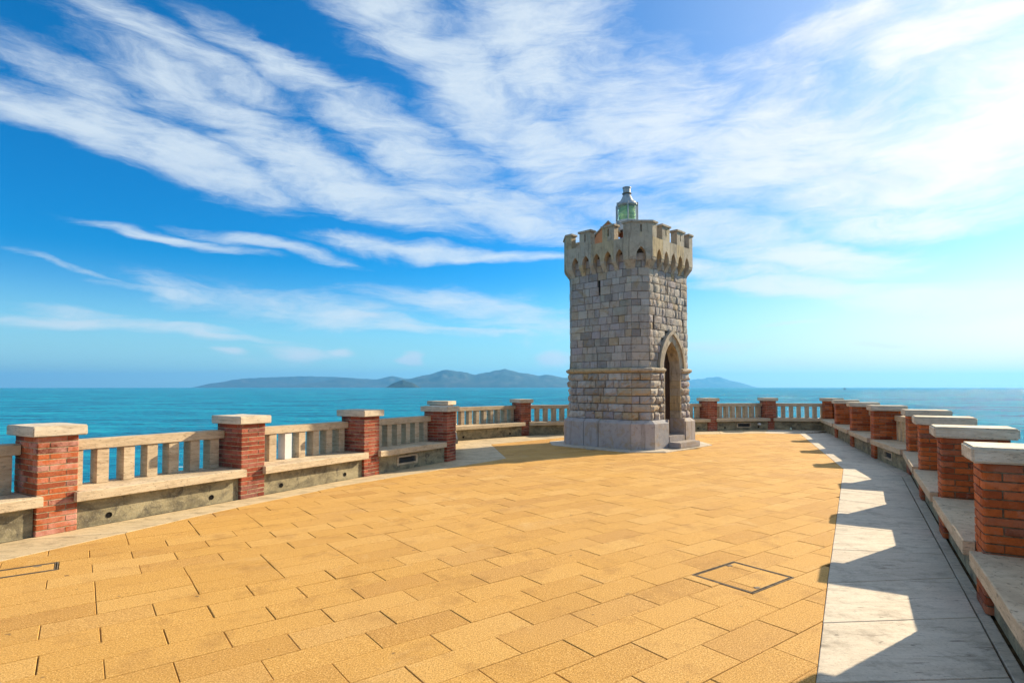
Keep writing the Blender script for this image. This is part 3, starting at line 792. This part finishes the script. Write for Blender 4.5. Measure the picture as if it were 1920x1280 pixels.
# access covers
def cover(i, label, nseg):
    cu0, cr0, cu1, cr1 = COV[i]
    v0, v1 = cr0 * PWD, cr1 * PWD
    ox, oy = to_world(cu0, v0)
    t = thing('access_cover', label, 'manhole cover', (ox, oy, 0), math.atan2(pu.y, pu.x), 'paved access covers')
    Lx, Ly = cu1 - cu0, v1 - v0; wd = .008
    m = MB().box(.004, Lx - .004, .004, .004 + wd, -.03, .0015).box(.004, Lx - .004, Ly - .004 - wd, Ly - .004, -.03, .0015).box(.004, .004 + wd, .004 + wd, Ly - .004 - wd, -.03, .0015).box(Lx - .004 - wd, Lx - .004, .004 + wd, Ly - .004 - wd, -.03, .0015)
    m.box(.03, Lx - .03, .028, .028 + .006, -.03, .0005).box(.03, Lx - .03, Ly - .034, Ly - .028, -.03, .0005).box(.024, .03, .028, Ly - .028, -.03, .0005).box(Lx - .03, Lx - .024, .028, Ly - .028, -.03, .0005)
    link('frame', m.mesh('frame'), M_IRON, t)
    rows = cr1 - cr0; hh = (Ly - .07) / rows
    for r_ in range(rows):
        cuts = [.033] + nseg[r_] + [Lx - .033]
        for k in range(len(cuts) - 1):
            link('paver', MB().prism([(cuts[k] + .003, .037 + r_ * hh), (cuts[k + 1] - .003, .037 + r_ * hh), (cuts[k + 1] - .003, .033 + (r_ + 1) * hh), (cuts[k] + .003, .033 + (r_ + 1) * hh)], -.03, -.001, .003).mesh('paver'), M_PAVER, t)
    for (hx_, hy_) in ((.16, .06), (Lx - .16, Ly - .06)):
        link('lifting_socket', MB().box(hx_ - .03, hx_ + .03, hy_ - .014, hy_ + .014, -.01, .0022, .001).box(hx_ - .005, hx_ + .005, hy_ - .03, hy_ + .03, -.01, .0018).mesh('lifting_socket'), M_IRON, t)
cover(0, 'square steel framed access cover filled with pavers, right of centre in the paving', [[.14], [.52]])
cover(1, 'narrow access cover with a dark gap at its end near the left edge', [[.55]])

# ------------------------------------------------------------------ tower
T = thing('lighthouse', 'grey stone battlemented lighthouse tower with pointed doorway and green lantern', 'lighthouse', (TC.x, TC.y, 0))
A0, C0 = 1.378, 1.71; HW = A0 * math.sqrt(2) - C0; LM = (C0 - HW) * math.sqrt(2)
s2 = math.sqrt(.5); TAN = math.tan(R(22.5))
FACES = {}
vv = octa(C0, HW)
names = ['front', 'right', 'east', 'back_right', 'north', 'back_left', 'west', 'left']
for k, nm in enumerate(names):
    a, b = Vector(vv[(2 * k) // 2]), None
for k, nm in enumerate(names):
    a, b = Vector(vv[k]), Vector(vv[(k + 1) % 8]); d = (b - a); L = d.length; d.normalize()
    FACES[nm] = (a, d, Vector((d.y, -d.x)), L)
def fpt(face, t_, o_, z, lo=False, hi=False):
    a, d, n, L = FACES[face]
    u_ = t_ + (-o_ * TAN if lo else 0) + (o_ * TAN if hi else 0)
    p = a + d * u_ + n * o_; return Vector((p.x, p.y, z))
def fblock(face, t0, t1, prof, o_in, gap=.004, ends=(None, None)):
    """block on a tower face: outer profile [(z, offset)] bottom to top, back at o_in, ends mitred at the corners"""
    L = FACES[face][3]; lo, hi = t0 < 1e-6, t1 > L - 1e-6
    g0, g1 = (gap * .35 if lo else gap), (gap * .35 if hi else gap)
    vs = []; n = len(prof)
    for tt, isl, ish in ((t0 + g0, lo, False), (t1 - g1, False, hi)):
        for z, o_ in prof: vs.append(fpt(face, tt, o_, z, isl, ish))
        for z, o_ in reversed(prof): vs.append(fpt(face, tt, o_in, z, isl, ish))
    m2 = 2 * n
    fs = [list(range(m2))[::-1], [m2 + i for i in range(m2)]]
    for i in range(m2): j = (i + 1) % m2; fs.append([i, j, m2 + j, m2 + i])
    return vs, fs
def fstone(face, t0, t1, z0, z1, proud, bulge, seed, nu=4, nv=3, gap=.005, ch=.008):
    """one stone with an uneven hand-cut front"""
    L = FACES[face][3]; lo, hi = t0 < 1e-6, t1 > L - 1e-6
    a0 = t0 + (gap * .4 if lo else gap); a1 = t1 - (gap * .4 if hi else gap)
    z0 += gap * .8; z1 -= gap * .8
    def U(f, o_):
        u0 = a0 - (o_ * TAN if lo else 0); u1 = a1 + (o_ * TAN if hi else 0); return u0 + (u1 - u0) * f
    a, d, n, _ = FACES[face]
    us = [0, ch / (a1 - a0)] + [k / nu for k in range(1, nu)] + [1 - ch / (a1 - a0), 1]
    ws = [0, ch / (z1 - z0)] + [k / nv for k in range(1, nv)] + [1 - ch / (z1 - z0), 1]
    vs = []; fs = []
    def P(fu, fw, o_):
        q = a + d * U(fu, o_) + n * o_; return Vector((q.x, q.y, z0 + (z1 - z0) * fw))
    nuu, nww = len(us), len(ws)
    for iw, fw in enumerate(ws):
        for iu, fu in enumerate(us):
            edge = iw in (0, nww - 1) or iu in (0, nuu - 1)
            o_ = proud
            if edge: o_ = proud - ch
            else:
                k = (1 - abs(2 * fu - 1) ** 3) * (1 - abs(2 * fw - 1) ** 3)
                o_ += bulge * k * .8 + (bulge * .7 + .004) * mnoise.noise(Vector((fu * 3.1 * (t1 - t0) / .3 + seed * 5.3, fw * 2.7, seed * 1.9)))
            vs.append(P(fu, fw, o_))
    for iw in range(nww - 1):
        for iu in range(nuu - 1):
            p = iw * nuu + iu; fs.append([p, p + 1, p + nuu + 1, p + nuu])
    nb = len(vs)
    per = [i for i in range(nuu)] + [iw * nuu + nuu - 1 for iw in range(1, nww)] + [(nww - 1) * nuu + i for i in range(nuu - 2, -1, -1)] + [iw * nuu for iw in range(nww - 2, 0, -1)]
    fus = [(us[i % nuu], ws[i // nuu]) for i in per]
    for fu, fw in fus: vs.append(P(fu, fw, -.028))
    m_ = len(per)
    for k in range(m_): j = (k + 1) % m_; fs.append([per[j], per[k], nb + k, nb + j])
    return vs, fs
def part(name, vf, mat, par=None): return link(name, mesh(name, *vf), mat, par or T)
VIS = ('left', 'front', 'right')
DT, DHW = 1.13, .47                                   # door centre along the right face, half width
SP, RI, RO = 2.22, .916, 1.2                          # springing height, arch radii
def arch_half(z, half, rad):
    h = z - SP
    if h <= 0: return half
    v = rad * rad - h * h
    return math.sqrt(v) - (rad - half) if v > (rad - half) ** 2 else 0.
# core
cp = octa(C0 - .02, HW - .008)
core = MB()
core.prism(cp, SP + 1.1, 5.46)
# the lower core leaves the doorway open
a, d, n, L = FACES['right']
def core_low(z0, z1):
    q = lambda t_, o_: tuple(a + d * t_ + n * o_)
    poly = [tuple(p) for p in cp]
    i1 = 1  # vertex at start of right face
    poly2 = poly[:2] + [q(DT - DHW, -.02), q(DT - DHW, -.42), q(DT + DHW, -.42), q(DT + DHW, -.02)] + poly[2:]
    core.prism(poly2, z0, z1)
core_low(0, SP)
# arch region of the core: courses that follow the inner arch
zz = [SP + (1.1 / 14) * k for k in range(15)]
for k in range(14):
    zm = (zz[k] + zz[k + 1]) / 2; hw_ = arch_half(zm, DHW, RI)
    if hw_ < .02: core.prism(cp, zz[k], zz[k + 1]); continue
    q = lambda t_, o_: tuple(a + d * t_ + n * o_)
    core.prism(cp[:2] + [q(DT - hw_ - .02, -.02), q(DT - hw_ - .02, -.42), q(DT + hw_ + .02, -.42), q(DT + hw_ + .02, -.02)] + cp[2:], zz[k], zz[k + 1])
link('core', core.mesh('core'), M_CORE, T)
rest = MB(); rest2 = MB()
SLITS = {'left': [(1.02, 4.40, 4.80)], 'right': [(.95, 4.42, 4.78), (.20, 3.33, 3.72), (1.83, 3.33, 3.72)]}
def courses(z0, z1, n, mean, seed, mat, bulge, gap, name, plinth=False):
    ch = (z1 - z0) / n; r_ = random.Random(seed)
    zs_ = [z0 + k * ch + (r_.uniform(-.022, .022) if 0 < k < n else 0) for k in range(n + 1)]
    for k in range(n):
        za, zb = zs_[k], zs_[k + 1]
        for face in names:
            L = FACES[face][3]
            if face in ('front', 'east', 'north', 'west'):
                cuts = [0, L] if r_.random() < .45 else [0, L * r_.uniform(.35, .65), L]
            else:
                cuts = [0]; x = 0
                while True:
                    x += mean * r_.choice((.55, .7, .85, 1., 1.1, 1.35, 1.6))
                    if x > L - .13: break
                    cuts.append(x)
                cuts.append(L)
            segs = [(cuts[i], cuts[i + 1]) for i in range(len(cuts) - 1)]
            zm = (za + zb) / 2
            if face == 'right':
                hw_ = (arch_half(za + .02, .70, RO) if zb > SP else DHW)
                if zb > SP + 1.12: hw_ = 0
                if hw_ > .02:
                    nw = []
                    for s, e in segs:
                        if e <= DT - hw_ or s >= DT + hw_: nw.append((s, e)); continue
                        if s < DT - hw_ - .02: nw.append((s, DT - hw_))
                        if e > DT + hw_ + .02: nw.append((DT + hw_, e))
                    # widen slivers
                    segs = [(s, e) for s, e in nw if e - s > .03]
            for (ts, sa, sb) in SLITS.get(face, []):
                if sa < zm < sb:
                    nw = []
                    for s, e in segs:
                        if s < ts < e:
                            if ts - .028 - s > .05: nw.append((s, ts - .028))
                            if e - ts - .028 > .05: nw.append((ts + .028, e))
                        else: nw.append((s, e))
                    segs = nw
            for s, e in segs:
                pr = r_.uniform(0, .020) + (.03 if bulge > .03 else 0)
                split = bulge < .03 and face == 'right'                  # split faced stones on the door side
                vf = fstone(face, s, e, za, zb, pr, .015 if split else bulge, r_.random() * 60, 4 if split or bulge > .03 else 3, 3 if split or bulge > .03 else 2, gap)
                if face in VIS: part(name, vf, mat)
                else: (rest if bulge < .03 else rest2).add(*vf)
courses(2.235, 5.36, 15, .30, 3, M_STONE, .006, .0055, 'stone')
courses(.80, 2.09, 6, .33, 5, M_RUST, .055, .008, 'rusticated_stone')
# plinth blocks
PO = .19; prof = [(0, PO), (.71, PO), (.80, .075)]
for face in names:
    L = FACES[face][3]
    if face == 'left': cuts = [0, L * .27, L * .52, L]
    elif face == 'right': cuts = None
    elif L > 1: cuts = [0, L * .4, L * .7, L]
    else: cuts = [0, L]
    segs = [(cuts[i], cuts[i + 1]) for i in range(len(cuts) - 1)] if cuts else [(0, DT - DHW), (DT + DHW, L)]
    for s, e in segs: part('plinth_block', fblock(face, s, e, prof, -.03, .010), M_PLINTH)
# cornice
cpf = [(2.09, .04), (2.12, .10), (2.155, .125), (2.20, .125), (2.235, .05)]
for face in names:
    L = FACES[face][3]
    for s, e in ([(0, DT - DHW + .0), (DT + DHW, L)] if face == 'right' else [(0, L)]):
        part('cornice', fblock(face, s, e, cpf, -.03, .002), M_CROWN)
# doorway: reveals, arch rings, door, steps
a, d, n, L = FACES['right']
def DP(t_, o_, z): p = a + d * t_ + n * o_; return Vector((p.x, p.y, z))
for sgn in (-1, 1):
    z = .0
    hs_ = [.36, .36, .215, .215, .215, .215, .215, .215, .215]
    for k, hh in enumerate([.40, .40, .215, .215, .215, .215, .215, .215, .13]):
        z1 = min(z + hh, SP)
        tA = DT + sgn * DHW; tB = DT + sgn * (DHW - .035 - rnd.uniform(0, .008))
        o1 = PO - .02 if z < .7 else .055
        vs = [DP(tA, o1, z + .004), DP(tB, o1, z + .004), DP(tB, -.33, z + .004), DP(tA, -.33, z + .004), DP(tA, o1, z1 - .002), DP(tB, o1, z1 - .002), DP(tB, -.33, z1 - .002), DP(tA, -.33, z1 - .002)]
        fs = [(3, 2, 1, 0), (4, 5, 6, 7), (0, 1, 5, 4), (1, 2, 6, 5), (2, 3, 7, 6), (3, 0, 4, 7)]
        if sgn > 0: fs = [f[::-1] for f in fs]
        part('jamb_stone', (vs, fs), M_PLINTH if z < .7 else M_CROWN)
        z = z1
        if z >= SP - .01: break
def arc_pts(half, rad, nseg=10):
    top = math.sqrt(rad * rad - (rad - half) ** 2); pts = []
    a1 = math.asin(top / rad)
    for k in range(nseg + 1):
        t_ = a1 * k / nseg; pts.append((-(rad * math.cos(t_) - (rad - half)), SP + rad * math.sin(t_)))
    return pts
def ring(hi_, ri_, ho_, ro_, o0, o1, nm, mat, nst):
    pi_, po_ = arc_pts(hi_, ri_, 12), arc_pts(ho_, ro_, 12)
    full_i = pi_ + [(-x, z) for x, z in pi_[::-1]][1:] if abs(pi_[-1][0]) < 1e-4 else pi_ + [(-x, z) for x, z in pi_[::-1]]
    full_o = po_ + [(-x, z) for x, z in po_[::-1]][1:] if abs(po_[-1][0]) < 1e-4 else po_ + [(-x, z) for x, z in po_[::-1]]
    N = len(full_i) - 1; step = N // nst
    for s in range(0, N, step):
        e = min(N, s + step); vs = []; fs = []
        for k in range(s, e + 1):
            (xi, zi), (xo, zo) = full_i[k], full_o[k]
            vs += [DP(DT + xi, o1, zi), DP(DT + xo, o1, zo), DP(DT + xo, o0, zo), DP(DT + xi, o0, zi)]
        for k in range(e - s):
            for q in range(4):
                p, r_ = 4 * k + q, 4 * k + (q + 1) % 4; fs.append([p, r_, r_ + 4, p + 4])
        fs += [[3, 2, 1, 0], [4 * (e - s) + q for q in range(4)]]
        part(nm, (vs, fs), mat)
ring(.44, .90, .62, 1.09, -.33, .035, 'arch_stone', M_CROWN, 8)
ring(.62, 1.09, .72, 1.2, -.02, .085, 'hood_mould', M_CROWN, 4)
dp = [(-.45, .34)] + [(-.45, SP)] + arc_pts(.45, .905, 8)[1:]
dp = dp + [(-x, z) for x, z in dp[::-1]][(1 if abs(dp[-1][0]) < 1e-4 else 0):]
nd = len(dp)
vs = [DP(DT + x, -.30, z) for x, z in dp] + [DP(DT + x, -.36, z) for x, z in dp]
door = part('door', (vs, [list(range(nd))[::-1], [nd + i for i in range(nd)]] + [[i, (i + 1) % nd, nd + (i + 1) % nd, nd + i] for i in range(nd)]), M_DOOR)
for k in range(5):
    x0, x1 = -.43 + k * .172 + .004, -.43 + (k + 1) * .172 - .004
    zt = SP + .0 + (0.2 if k in (0, 4) else .5 if k in (1, 3) else .68)
    vs = [DP(DT + x0, -.30, .36), DP(DT + x1, -.30, .36), DP(DT + x1, -.285, .36), DP(DT + x0, -.285, .36), DP(DT + x0, -.30, zt), DP(DT + x1, -.30, zt), DP(DT + x1, -.285, zt), DP(DT + x0, -.285, zt)]
    part('plank', (vs, [(3, 2, 1, 0), (4, 5, 6, 7), (0, 1, 5, 4), (1, 2, 6, 5), (2, 3, 7, 6), (3, 0, 4, 7)]), M_DOOR, door)
kc = DP(DT - .12, -.255, 1.60)
kb = MB().lathe([(.001, -.035), (.025, -.028), (.036, 0), (.025, .028), (.001, .035)], 12)
link('door_knob', kb.mesh('door_knob', True), M_BRASS, door, tuple(kc))
def step_block(t0, t1, o0, o1, z0, z1):
    m = worn_block(t0, t1, o0, o1, z0, z1, t0 * 9, .018, .007, 5, 3)
    Mx = Matrix(((d.x, n.x, 0, a.x), (d.y, n.y, 0, a.y), (0, 0, 1, 0), (0, 0, 0, 1)))
    m.transform(Mx); m.flip_normals(); return m
link('step', step_block(DT - DHW - .04 + .0, DT + DHW + .16, PO + .005, PO + .36, .025, .185), M_PLINTH, T)
link('step', step_block(DT - DHW + .04, DT + DHW - .04, -.28, PO - .005, .025, .345), M_PLINTH, T)
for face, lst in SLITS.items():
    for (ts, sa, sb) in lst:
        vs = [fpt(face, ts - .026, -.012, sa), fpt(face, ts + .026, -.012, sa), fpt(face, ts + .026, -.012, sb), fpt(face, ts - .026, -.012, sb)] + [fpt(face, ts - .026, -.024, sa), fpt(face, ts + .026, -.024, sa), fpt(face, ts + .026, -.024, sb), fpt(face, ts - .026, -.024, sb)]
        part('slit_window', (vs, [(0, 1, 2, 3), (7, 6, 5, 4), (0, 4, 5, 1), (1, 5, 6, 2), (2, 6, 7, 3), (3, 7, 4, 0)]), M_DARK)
link('stonework', rest.mesh('stonework'), M_STONE, T, kind='stuff'); link('rusticated_stonework', rest2.mesh('rusticated_stonework'), M_RUST, T, kind='stuff')
# crown: corbels, arched panels, merlons
CO = .17; ZC0, ZC1, ZA, ZS, ZM = 4.93, 5.23, 5.48, 5.765, 6.15
CORN = .10
def fpoly(face, poly, o_out, o_in, lo, hi, tmin, tmax):
    vs = []
    for o_ in (o_out, o_in):
        for t_, z in poly:
            vs.append(fpt(face, t_, o_, z, lo and abs(t_ - tmin) < 1e-6, hi and abs(t_ - tmax) < 1e-6))
    n_ = len(poly); fs = [list(range(n_)), [n_ + i for i in range(n_)][::-1]]
    for i in range(n_): j = (i + 1) % n_; fs.append([j, i, n_ + i, n_ + j])
    return vs, fs
def parch(t0, t1, zs, za, nseg=5):
    c = (t0 + t1) / 2; h = (t1 - t0) / 2; rise = za - zs; rad = (rise * rise + h * h) / (2 * h); out_ = []
    a1 = math.asin(min(1, rise / rad))
    for k in range(nseg + 1):
        t_ = a1 * k / nseg; out_.append((c - (rad * math.cos(t_) - (rad - h)), zs + rad * math.sin(t_)))
    return out_ + [(2 * c - x, z) for x, z in out_[::-1]][1:]
def corbel(face, t0, t1, lo, hi):
    return fblock(face, t0, t1, [(ZC0, .012), (ZC0 + .05, .03), (ZC1 - .07, CO - .015), (ZC1, CO - .005)], -.02, .0 if (lo or hi) else .001)
for face in names:
    L = FACES[face][3]
    if L > 1:
        pitch = (L - 2 * .075) / 5; cw = .068
        for k in range(5):
            t0, t1 = .075 + k * pitch, .075 + (k + 1) * pitch
            e0, e1 = (0 if k == 0 else t0), (L if k == 4 else t1)
            pol = [(e0, ZC1), (t0 + cw, ZC1)] + parch(t0 + cw, t1 - cw, ZC1 + .001, ZA) + [(t1 - cw, ZC1), (e1, ZC1), (e1, ZS), (e0, ZS)]
            pol = [p for i, p in enumerate(pol) if i == 0 or (abs(p[0] - pol[i - 1][0]) + abs(p[1] - pol[i - 1][1])) > 1e-5]
            if k > 0: pol = [(p[0] + .006, p[1]) if abs(p[0] - e0) < 1e-6 else p for p in pol]
            mn, mx = min(p[0] for p in pol), max(p[0] for p in pol)
            part('arch_panel', fpoly(face, pol, CO, -.02, k == 0, k == 4, mn, mx), M_CROWN)
            if k < 4: part('corbel', corbel(face, t1 - cw, t1 + cw, False, False), M_CROWN)
        part('corbel', corbel(face, 0, .075 + cw, True, False), M_CROWN); part('corbel', corbel(face, L - .075 - cw, L, False, True), M_CROWN)
    else:
        cw = .10
        pol = [(0, ZC1), (cw, ZC1)] + parch(cw, L - cw, ZC1 + .001, ZA + .02) + [(L - cw, ZC1), (L, ZC1), (L, ZS), (0, ZS)]
        part('arch_panel', fpoly(face, pol, CO, -.02, True, True, 0, L), M_CROWN)
        part('corbel', corbel(face, 0, cw, True, False), M_CROWN); part('corbel', corbel(face, L - cw, L, False, True), M_CROWN)
def plan_piece(pts_out, pts_in, z0, z1):
    poly = [(p.x, p.y) for p in pts_out] + [(p.x, p.y) for p in pts_in[::-1]]
    if area(poly) < 0: poly = poly[::-1]
    return poly
TI = -.03
def run(face, t0, t1, o_, lo=False, hi=False): return [fpt(face, t0, o_, 0, lo), fpt(face, t1, o_, 0, False, hi)]
def merlon_flat(face, tc, wdt):
    m = MB(); sl = .024
    def pc(t0, t1, oo, z0, z1): m.prism(plan_piece(run(face, t0, t1, oo), run(face, t0, t1, TI), z0, z1), z0, z1)
    t0, t1 = tc - wdt / 2, tc + wdt / 2
    pc(t0, tc - sl, CO, ZS, ZM); pc(tc + sl, t1, CO, ZS, ZM); pc(tc - sl, tc + sl, CO, ZS, ZS + .13); pc(tc - sl, tc + sl, CO, ZM - .05, ZM); pc(tc - sl, tc + sl, CO - .07, ZS + .13, ZM - .05)
    b = link('merlon', m.mesh('merlon'), M_CROWN, T)
    link('cap', MB().prism(plan_piece(run(face, t0 - .035, t1 + .035, CO + .035), run(face, t0 - .035, t1 + .035, TI - .035), 0, 0), ZM, ZM + .06, .008).mesh('cap'), M_CROWN, b)
def merlon_corner(prev, ch_, nxt, ext):
    m = MB(); sl = .026
    Lp, Lc = FACES[prev][3], FACES[ch_][3]; c = Lc / 2
    A_ = lambda o_: [fpt(prev, Lp - ext, o_, 0), fpt(ch_, 0, o_, 0, True)]
    B_ = lambda o_: [fpt(ch_, Lc, o_, 0, False, True), fpt(nxt, ext, o_, 0)]
    mid = lambda t_, o_: fpt(ch_, t_, o_, 0)
    m.prism(plan_piece(A_(CO) + [mid(c - sl, CO)], A_(TI) + [mid(c - sl, TI)], 0, 0), ZS, ZM)
    m.prism(plan_piece([mid(c + sl, CO)] + B_(CO), [mid(c + sl, TI)] + B_(TI), 0, 0), ZS, ZM)
    for oo, z0, z1 in ((CO, ZS, ZS + .13), (CO, ZM - .05, ZM), (CO - .07, ZS + .13, ZM - .05)):
        m.prism(plan_piece([mid(c - sl, oo), mid(c + sl, oo)], [mid(c - sl, TI), mid(c + sl, TI)], 0, 0), z0, z1)
    b = link('merlon', m.mesh('merlon'), M_CROWN, T)
    def ex(o_, e): return [fpt(prev, Lp - ext - e, o_, 0), fpt(ch_, 0, o_, 0, True), fpt(ch_, Lc, o_, 0, False, True), fpt(nxt, ext + e, o_, 0)]
    link('cap', MB().prism(plan_piece(ex(CO + .035, .035), ex(TI - .035, .035), 0, 0), ZM, ZM + .06, .008).mesh('cap'), M_CROWN, b)
for k, nm in enumerate(names):
    if FACES[nm][3] > 1:
        L = FACES[nm][3]
        merlon_flat(nm, L * .305, .40); merlon_flat(nm, L * .695, .40)
    else: merlon_corner(names[k - 1], nm, names[(k + 1) % 8], .14)
link('roof_deck', MB().prism(octa(C0 - .05, HW - .02), 5.46, 5.50).mesh('roof_deck'), M_CONC, T)
# stair hatch with a small gable
hm = MB(); hx0, hx1, hy0, hy1 = -.98, -.32, -.30, .55
gx = (hx0 + hx1) / 2 + .02
hm.add([(hx0, hy0, 5.5), (hx1, hy0, 5.5), (hx1, hy0, 6.30), (gx, hy0, 6.60), (hx0, hy0, 6.22), (hx0, hy1, 5.5), (hx1, hy1, 5.5), (hx1, hy1, 6.30), (gx, hy1, 6.60), (hx0, hy1, 6.22)],
       [(0, 1, 2, 3, 4), (9, 8, 7, 6, 5), (0, 5, 6, 1), (1, 6, 7, 2), (4, 9, 5, 0)])
hut = link('stair_hatch', hm.mesh('stair_hatch'), M_PEACH, T)
rf = MB()
for (xa, za_, xb, zb_) in ((hx0 - .05, 6.195, gx, 6.60), (gx, 6.60, hx1 + .05, 6.275)):
    rf.add([(xa, hy0 - .05, za_), (xb, hy0 - .05, zb_), (xb, hy1 + .05, zb_), (xa, hy1 + .05, za_), (xa, hy0 - .05, za_ + .05), (xb, hy0 - .05, zb_ + .05), (xb, hy1 + .05, zb_ + .05), (xa, hy1 + .05, za_ + .05)],
           [(3, 2, 1, 0), (4, 5, 6, 7), (0, 1, 5, 4), (1, 2, 6, 5), (2, 3, 7, 6), (3, 0, 4, 7)])
link('hatch_roof', rf.mesh('hatch_roof'), M_CROWN, hut)
# lantern
lan = link('lantern', MB().lathe([(.30, 6.40), (.31, 6.42), (.31, 6.66), (.33, 6.67), (.33, 6.70), (.28, 6.705)], 28).mesh('lantern', False), M_WHITE, T)
lx, ly = .02, .0
link('lens', MB().lathe([(.10, 6.705), (.17, 6.72), (.17, 6.76), (.19, 6.78), (.18, 6.83), (.20, 6.85), (.19, 6.89), (.205, 6.92), (.205, 6.98), (.19, 7.0), (.20, 7.04), (.18, 7.06), (.19, 7.10), (.17, 7.12), (.16, 7.15), (.10, 7.16)], 32).mesh('lens', True), M_LENS, lan)
gl = MB().lathe([(.272, 6.705), (.272, 7.17)], 32)
gl.f = gl.f[:-2]
link('glass_drum', gl.mesh('glass_drum', True), M_GLASS, lan)
link('lantern_roof', MB().lathe([(.26, 7.165), (.30, 7.17), (.315, 7.20), (.31, 7.225), (.27, 7.25), (.265, 7.29), (.205, 7.315), (.20, 7.33), (.15, 7.43), (.105, 7.545)], 28).mesh('lantern_roof', True), M_ZINC, lan)
link('neck_ring', MB().lathe([(.10, 7.548), (.142, 7.55), (.142, 7.566), (.10, 7.568)], 20).mesh('neck_ring'), M_IRON, lan)
link('chimney', MB().lathe([(.112, 7.57), (.112, 7.72), (.13, 7.722), (.13, 7.75), (.09, 7.76)], 20).mesh('chimney', False), M_ZINC, lan)
for k in range(6):
    an = R(-96 + 60 * k); x_, y_ = .35 * math.cos(an), .35 * math.sin(an)
    pb = MB().tube((x_, y_, 6.5), (x_, y_, 7.24), .019).tube((x_, y_, 7.23), (x_ * .80, y_ * .80, 7.235), .012).tube((x_, y_, 6.66), (x_ * .86, y_ * .86, 6.66), .012)
    link('guard_post', pb.mesh('guard_post'), M_ZINC, lan)
rg = MB()
for k in range(24):
    a1, a2 = 2 * math.pi * k / 24, 2 * math.pi * (k + 1) / 24
    for zr in (6.60,): rg.tube((.35 * math.cos(a1), .35 * math.sin(a1), zr), (.35 * math.cos(a2), .35 * math.sin(a2), zr), .011, 6)
link('guard_ring', rg.mesh('guard_ring'), M_ZINC, lan)
pd = MB()
for k in range(4):
    an = R(20 + 90 * k); pd.tube((.24 * math.cos(an), .24 * math.sin(an), 5.5), (.2 * math.cos(an), .2 * math.sin(an), 6.41), .03)
pd.lathe([(.34, 6.30), (.34, 6.33)], 20)
link('lantern_stand', pd.mesh('lantern_stand'), M_RUSTY, lan)

# apron round the tower base
ap = link('tower_apron', None, kind='structure')
inn_o = octa(C0 + .12, HW + .05)
oo = octa(AP_C, AP_HW)
for k in range(8):
    j = (k + 1) % 8
    a_, b_, c_, d_ = Vector(oo[k]), Vector(oo[j]), Vector(inn_o[j]), Vector(inn_o[k])
    n_ = 2 if (b_ - a_).length > 1 else 1
    for q in range(n_):
        f0, f1 = q / n_, (q + 1) / n_
        slab([a_.lerp(b_, f0) + TC, a_.lerp(b_, f1) + TC, d_.lerp(c_, f1) + TC, d_.lerp(c_, f0) + TC], 'apron_slab', M_WALK, ap, -.02, .025, .002, .004)

# ------------------------------------------------------------------ small things
sd_ = 3150.; sa_, _ = sky_ae(1584, 728); bx, by = sd_ * math.sin(R(sa_)), sd_ * math.cos(R(sa_))
bt = thing('sailing_boat', 'tiny dark sailing boat far out on the sea near the horizon', 'boat', (bx, by, sea_z(sd_)), R(-20))
hullp = [(-7, 0), (-6, -1.8), (3, -2.0), (7.5, 0), (3, 2.0), (-6, 1.8)]
link('hull', MB().prism(hullp, -.3, 2.3, .15).mesh('hull'), M_HULL, bt)
link('cabin', MB().box(-3, 2, -1.1, 1.1, 2.3, 3.6, .2).mesh('cabin'), M_SAIL, bt)
link('mast', MB().tube((.5, 0, 2.3), (.5, 0, 11), .16).tube((.5, 0, 3.4), (-5, 0, 3.6), .12).mesh('mast'), M_HULL, bt)
link('sail', MB().add([(.3, .05, 10.5), (.3, .05, 3.6), (-4.8, .05, 3.8), (.3, -.05, 10.5), (.3, -.05, 3.6), (-4.8, -.05, 3.8)], [(0, 1, 2), (5, 4, 3), (0, 2, 5, 3), (0, 3, 4, 1), (1, 4, 5, 2)]).mesh('sail'), M_SAIL, bt)
org, u, o_, L = BAYS[10]; p = org + u * (L * .30) - o_ * .10
bl = MB().lathe([(.002, .0), (.03, .006), (.042, .035), (.036, .07), (.016, .085), (.014, .11), (.002, .112)], 14)
thing('plastic_float', 'small pale green rounded plastic object on the floor by the far right wall', 'litter', (p.x, p.y, .002), 0, None, bl.mesh('plastic_float', True), M_BALL)
org, u, o_, L = BAYS[9]; p = org + u * (L * .80) + o_ * .05
wl_ = thing('wall_lamp', 'pale dome shaped fitting low on the wall beside the far vent', 'lamp', (p.x, p.y, .2), math.atan2(u.y, u.x))
link('dome', MB().lathe([(.075, 0), (.07, .03), (.05, .06), (.02, .08), (.002, .083)], 14, 0, -.045).mesh('dome', True), M_WHITE, wl_)
link('bracket', MB().box(-.03, .03, -.06, .0, -.05, 0).mesh('bracket'), M_IRON, wl_)
lm = MB(); lr = random.Random(4)
for k in range(46):
    q = V2(11.2, 21.5) + V2(lr.gauss(0, .45), lr.gauss(0, .3)); a_ = lr.uniform(0, 6.28); s_ = lr.uniform(.02, .05)
    lm.add([(q.x + s_ * math.cos(a_), q.y + s_ * math.sin(a_), .006), (q.x + s_ * .5 * math.cos(a_ + 1.6), q.y + s_ * .5 * math.sin(a_ + 1.6), .012), (q.x - s_ * math.cos(a_), q.y - s_ * math.sin(a_), .007), (q.x - s_ * .5 * math.cos(a_ + 1.6), q.y - s_ * .5 * math.sin(a_ + 1.6), .006)], [(0, 1, 2, 3)])
link('leaf_litter', lm.mesh('leaf_litter'), M_LEAF, kind='stuff')
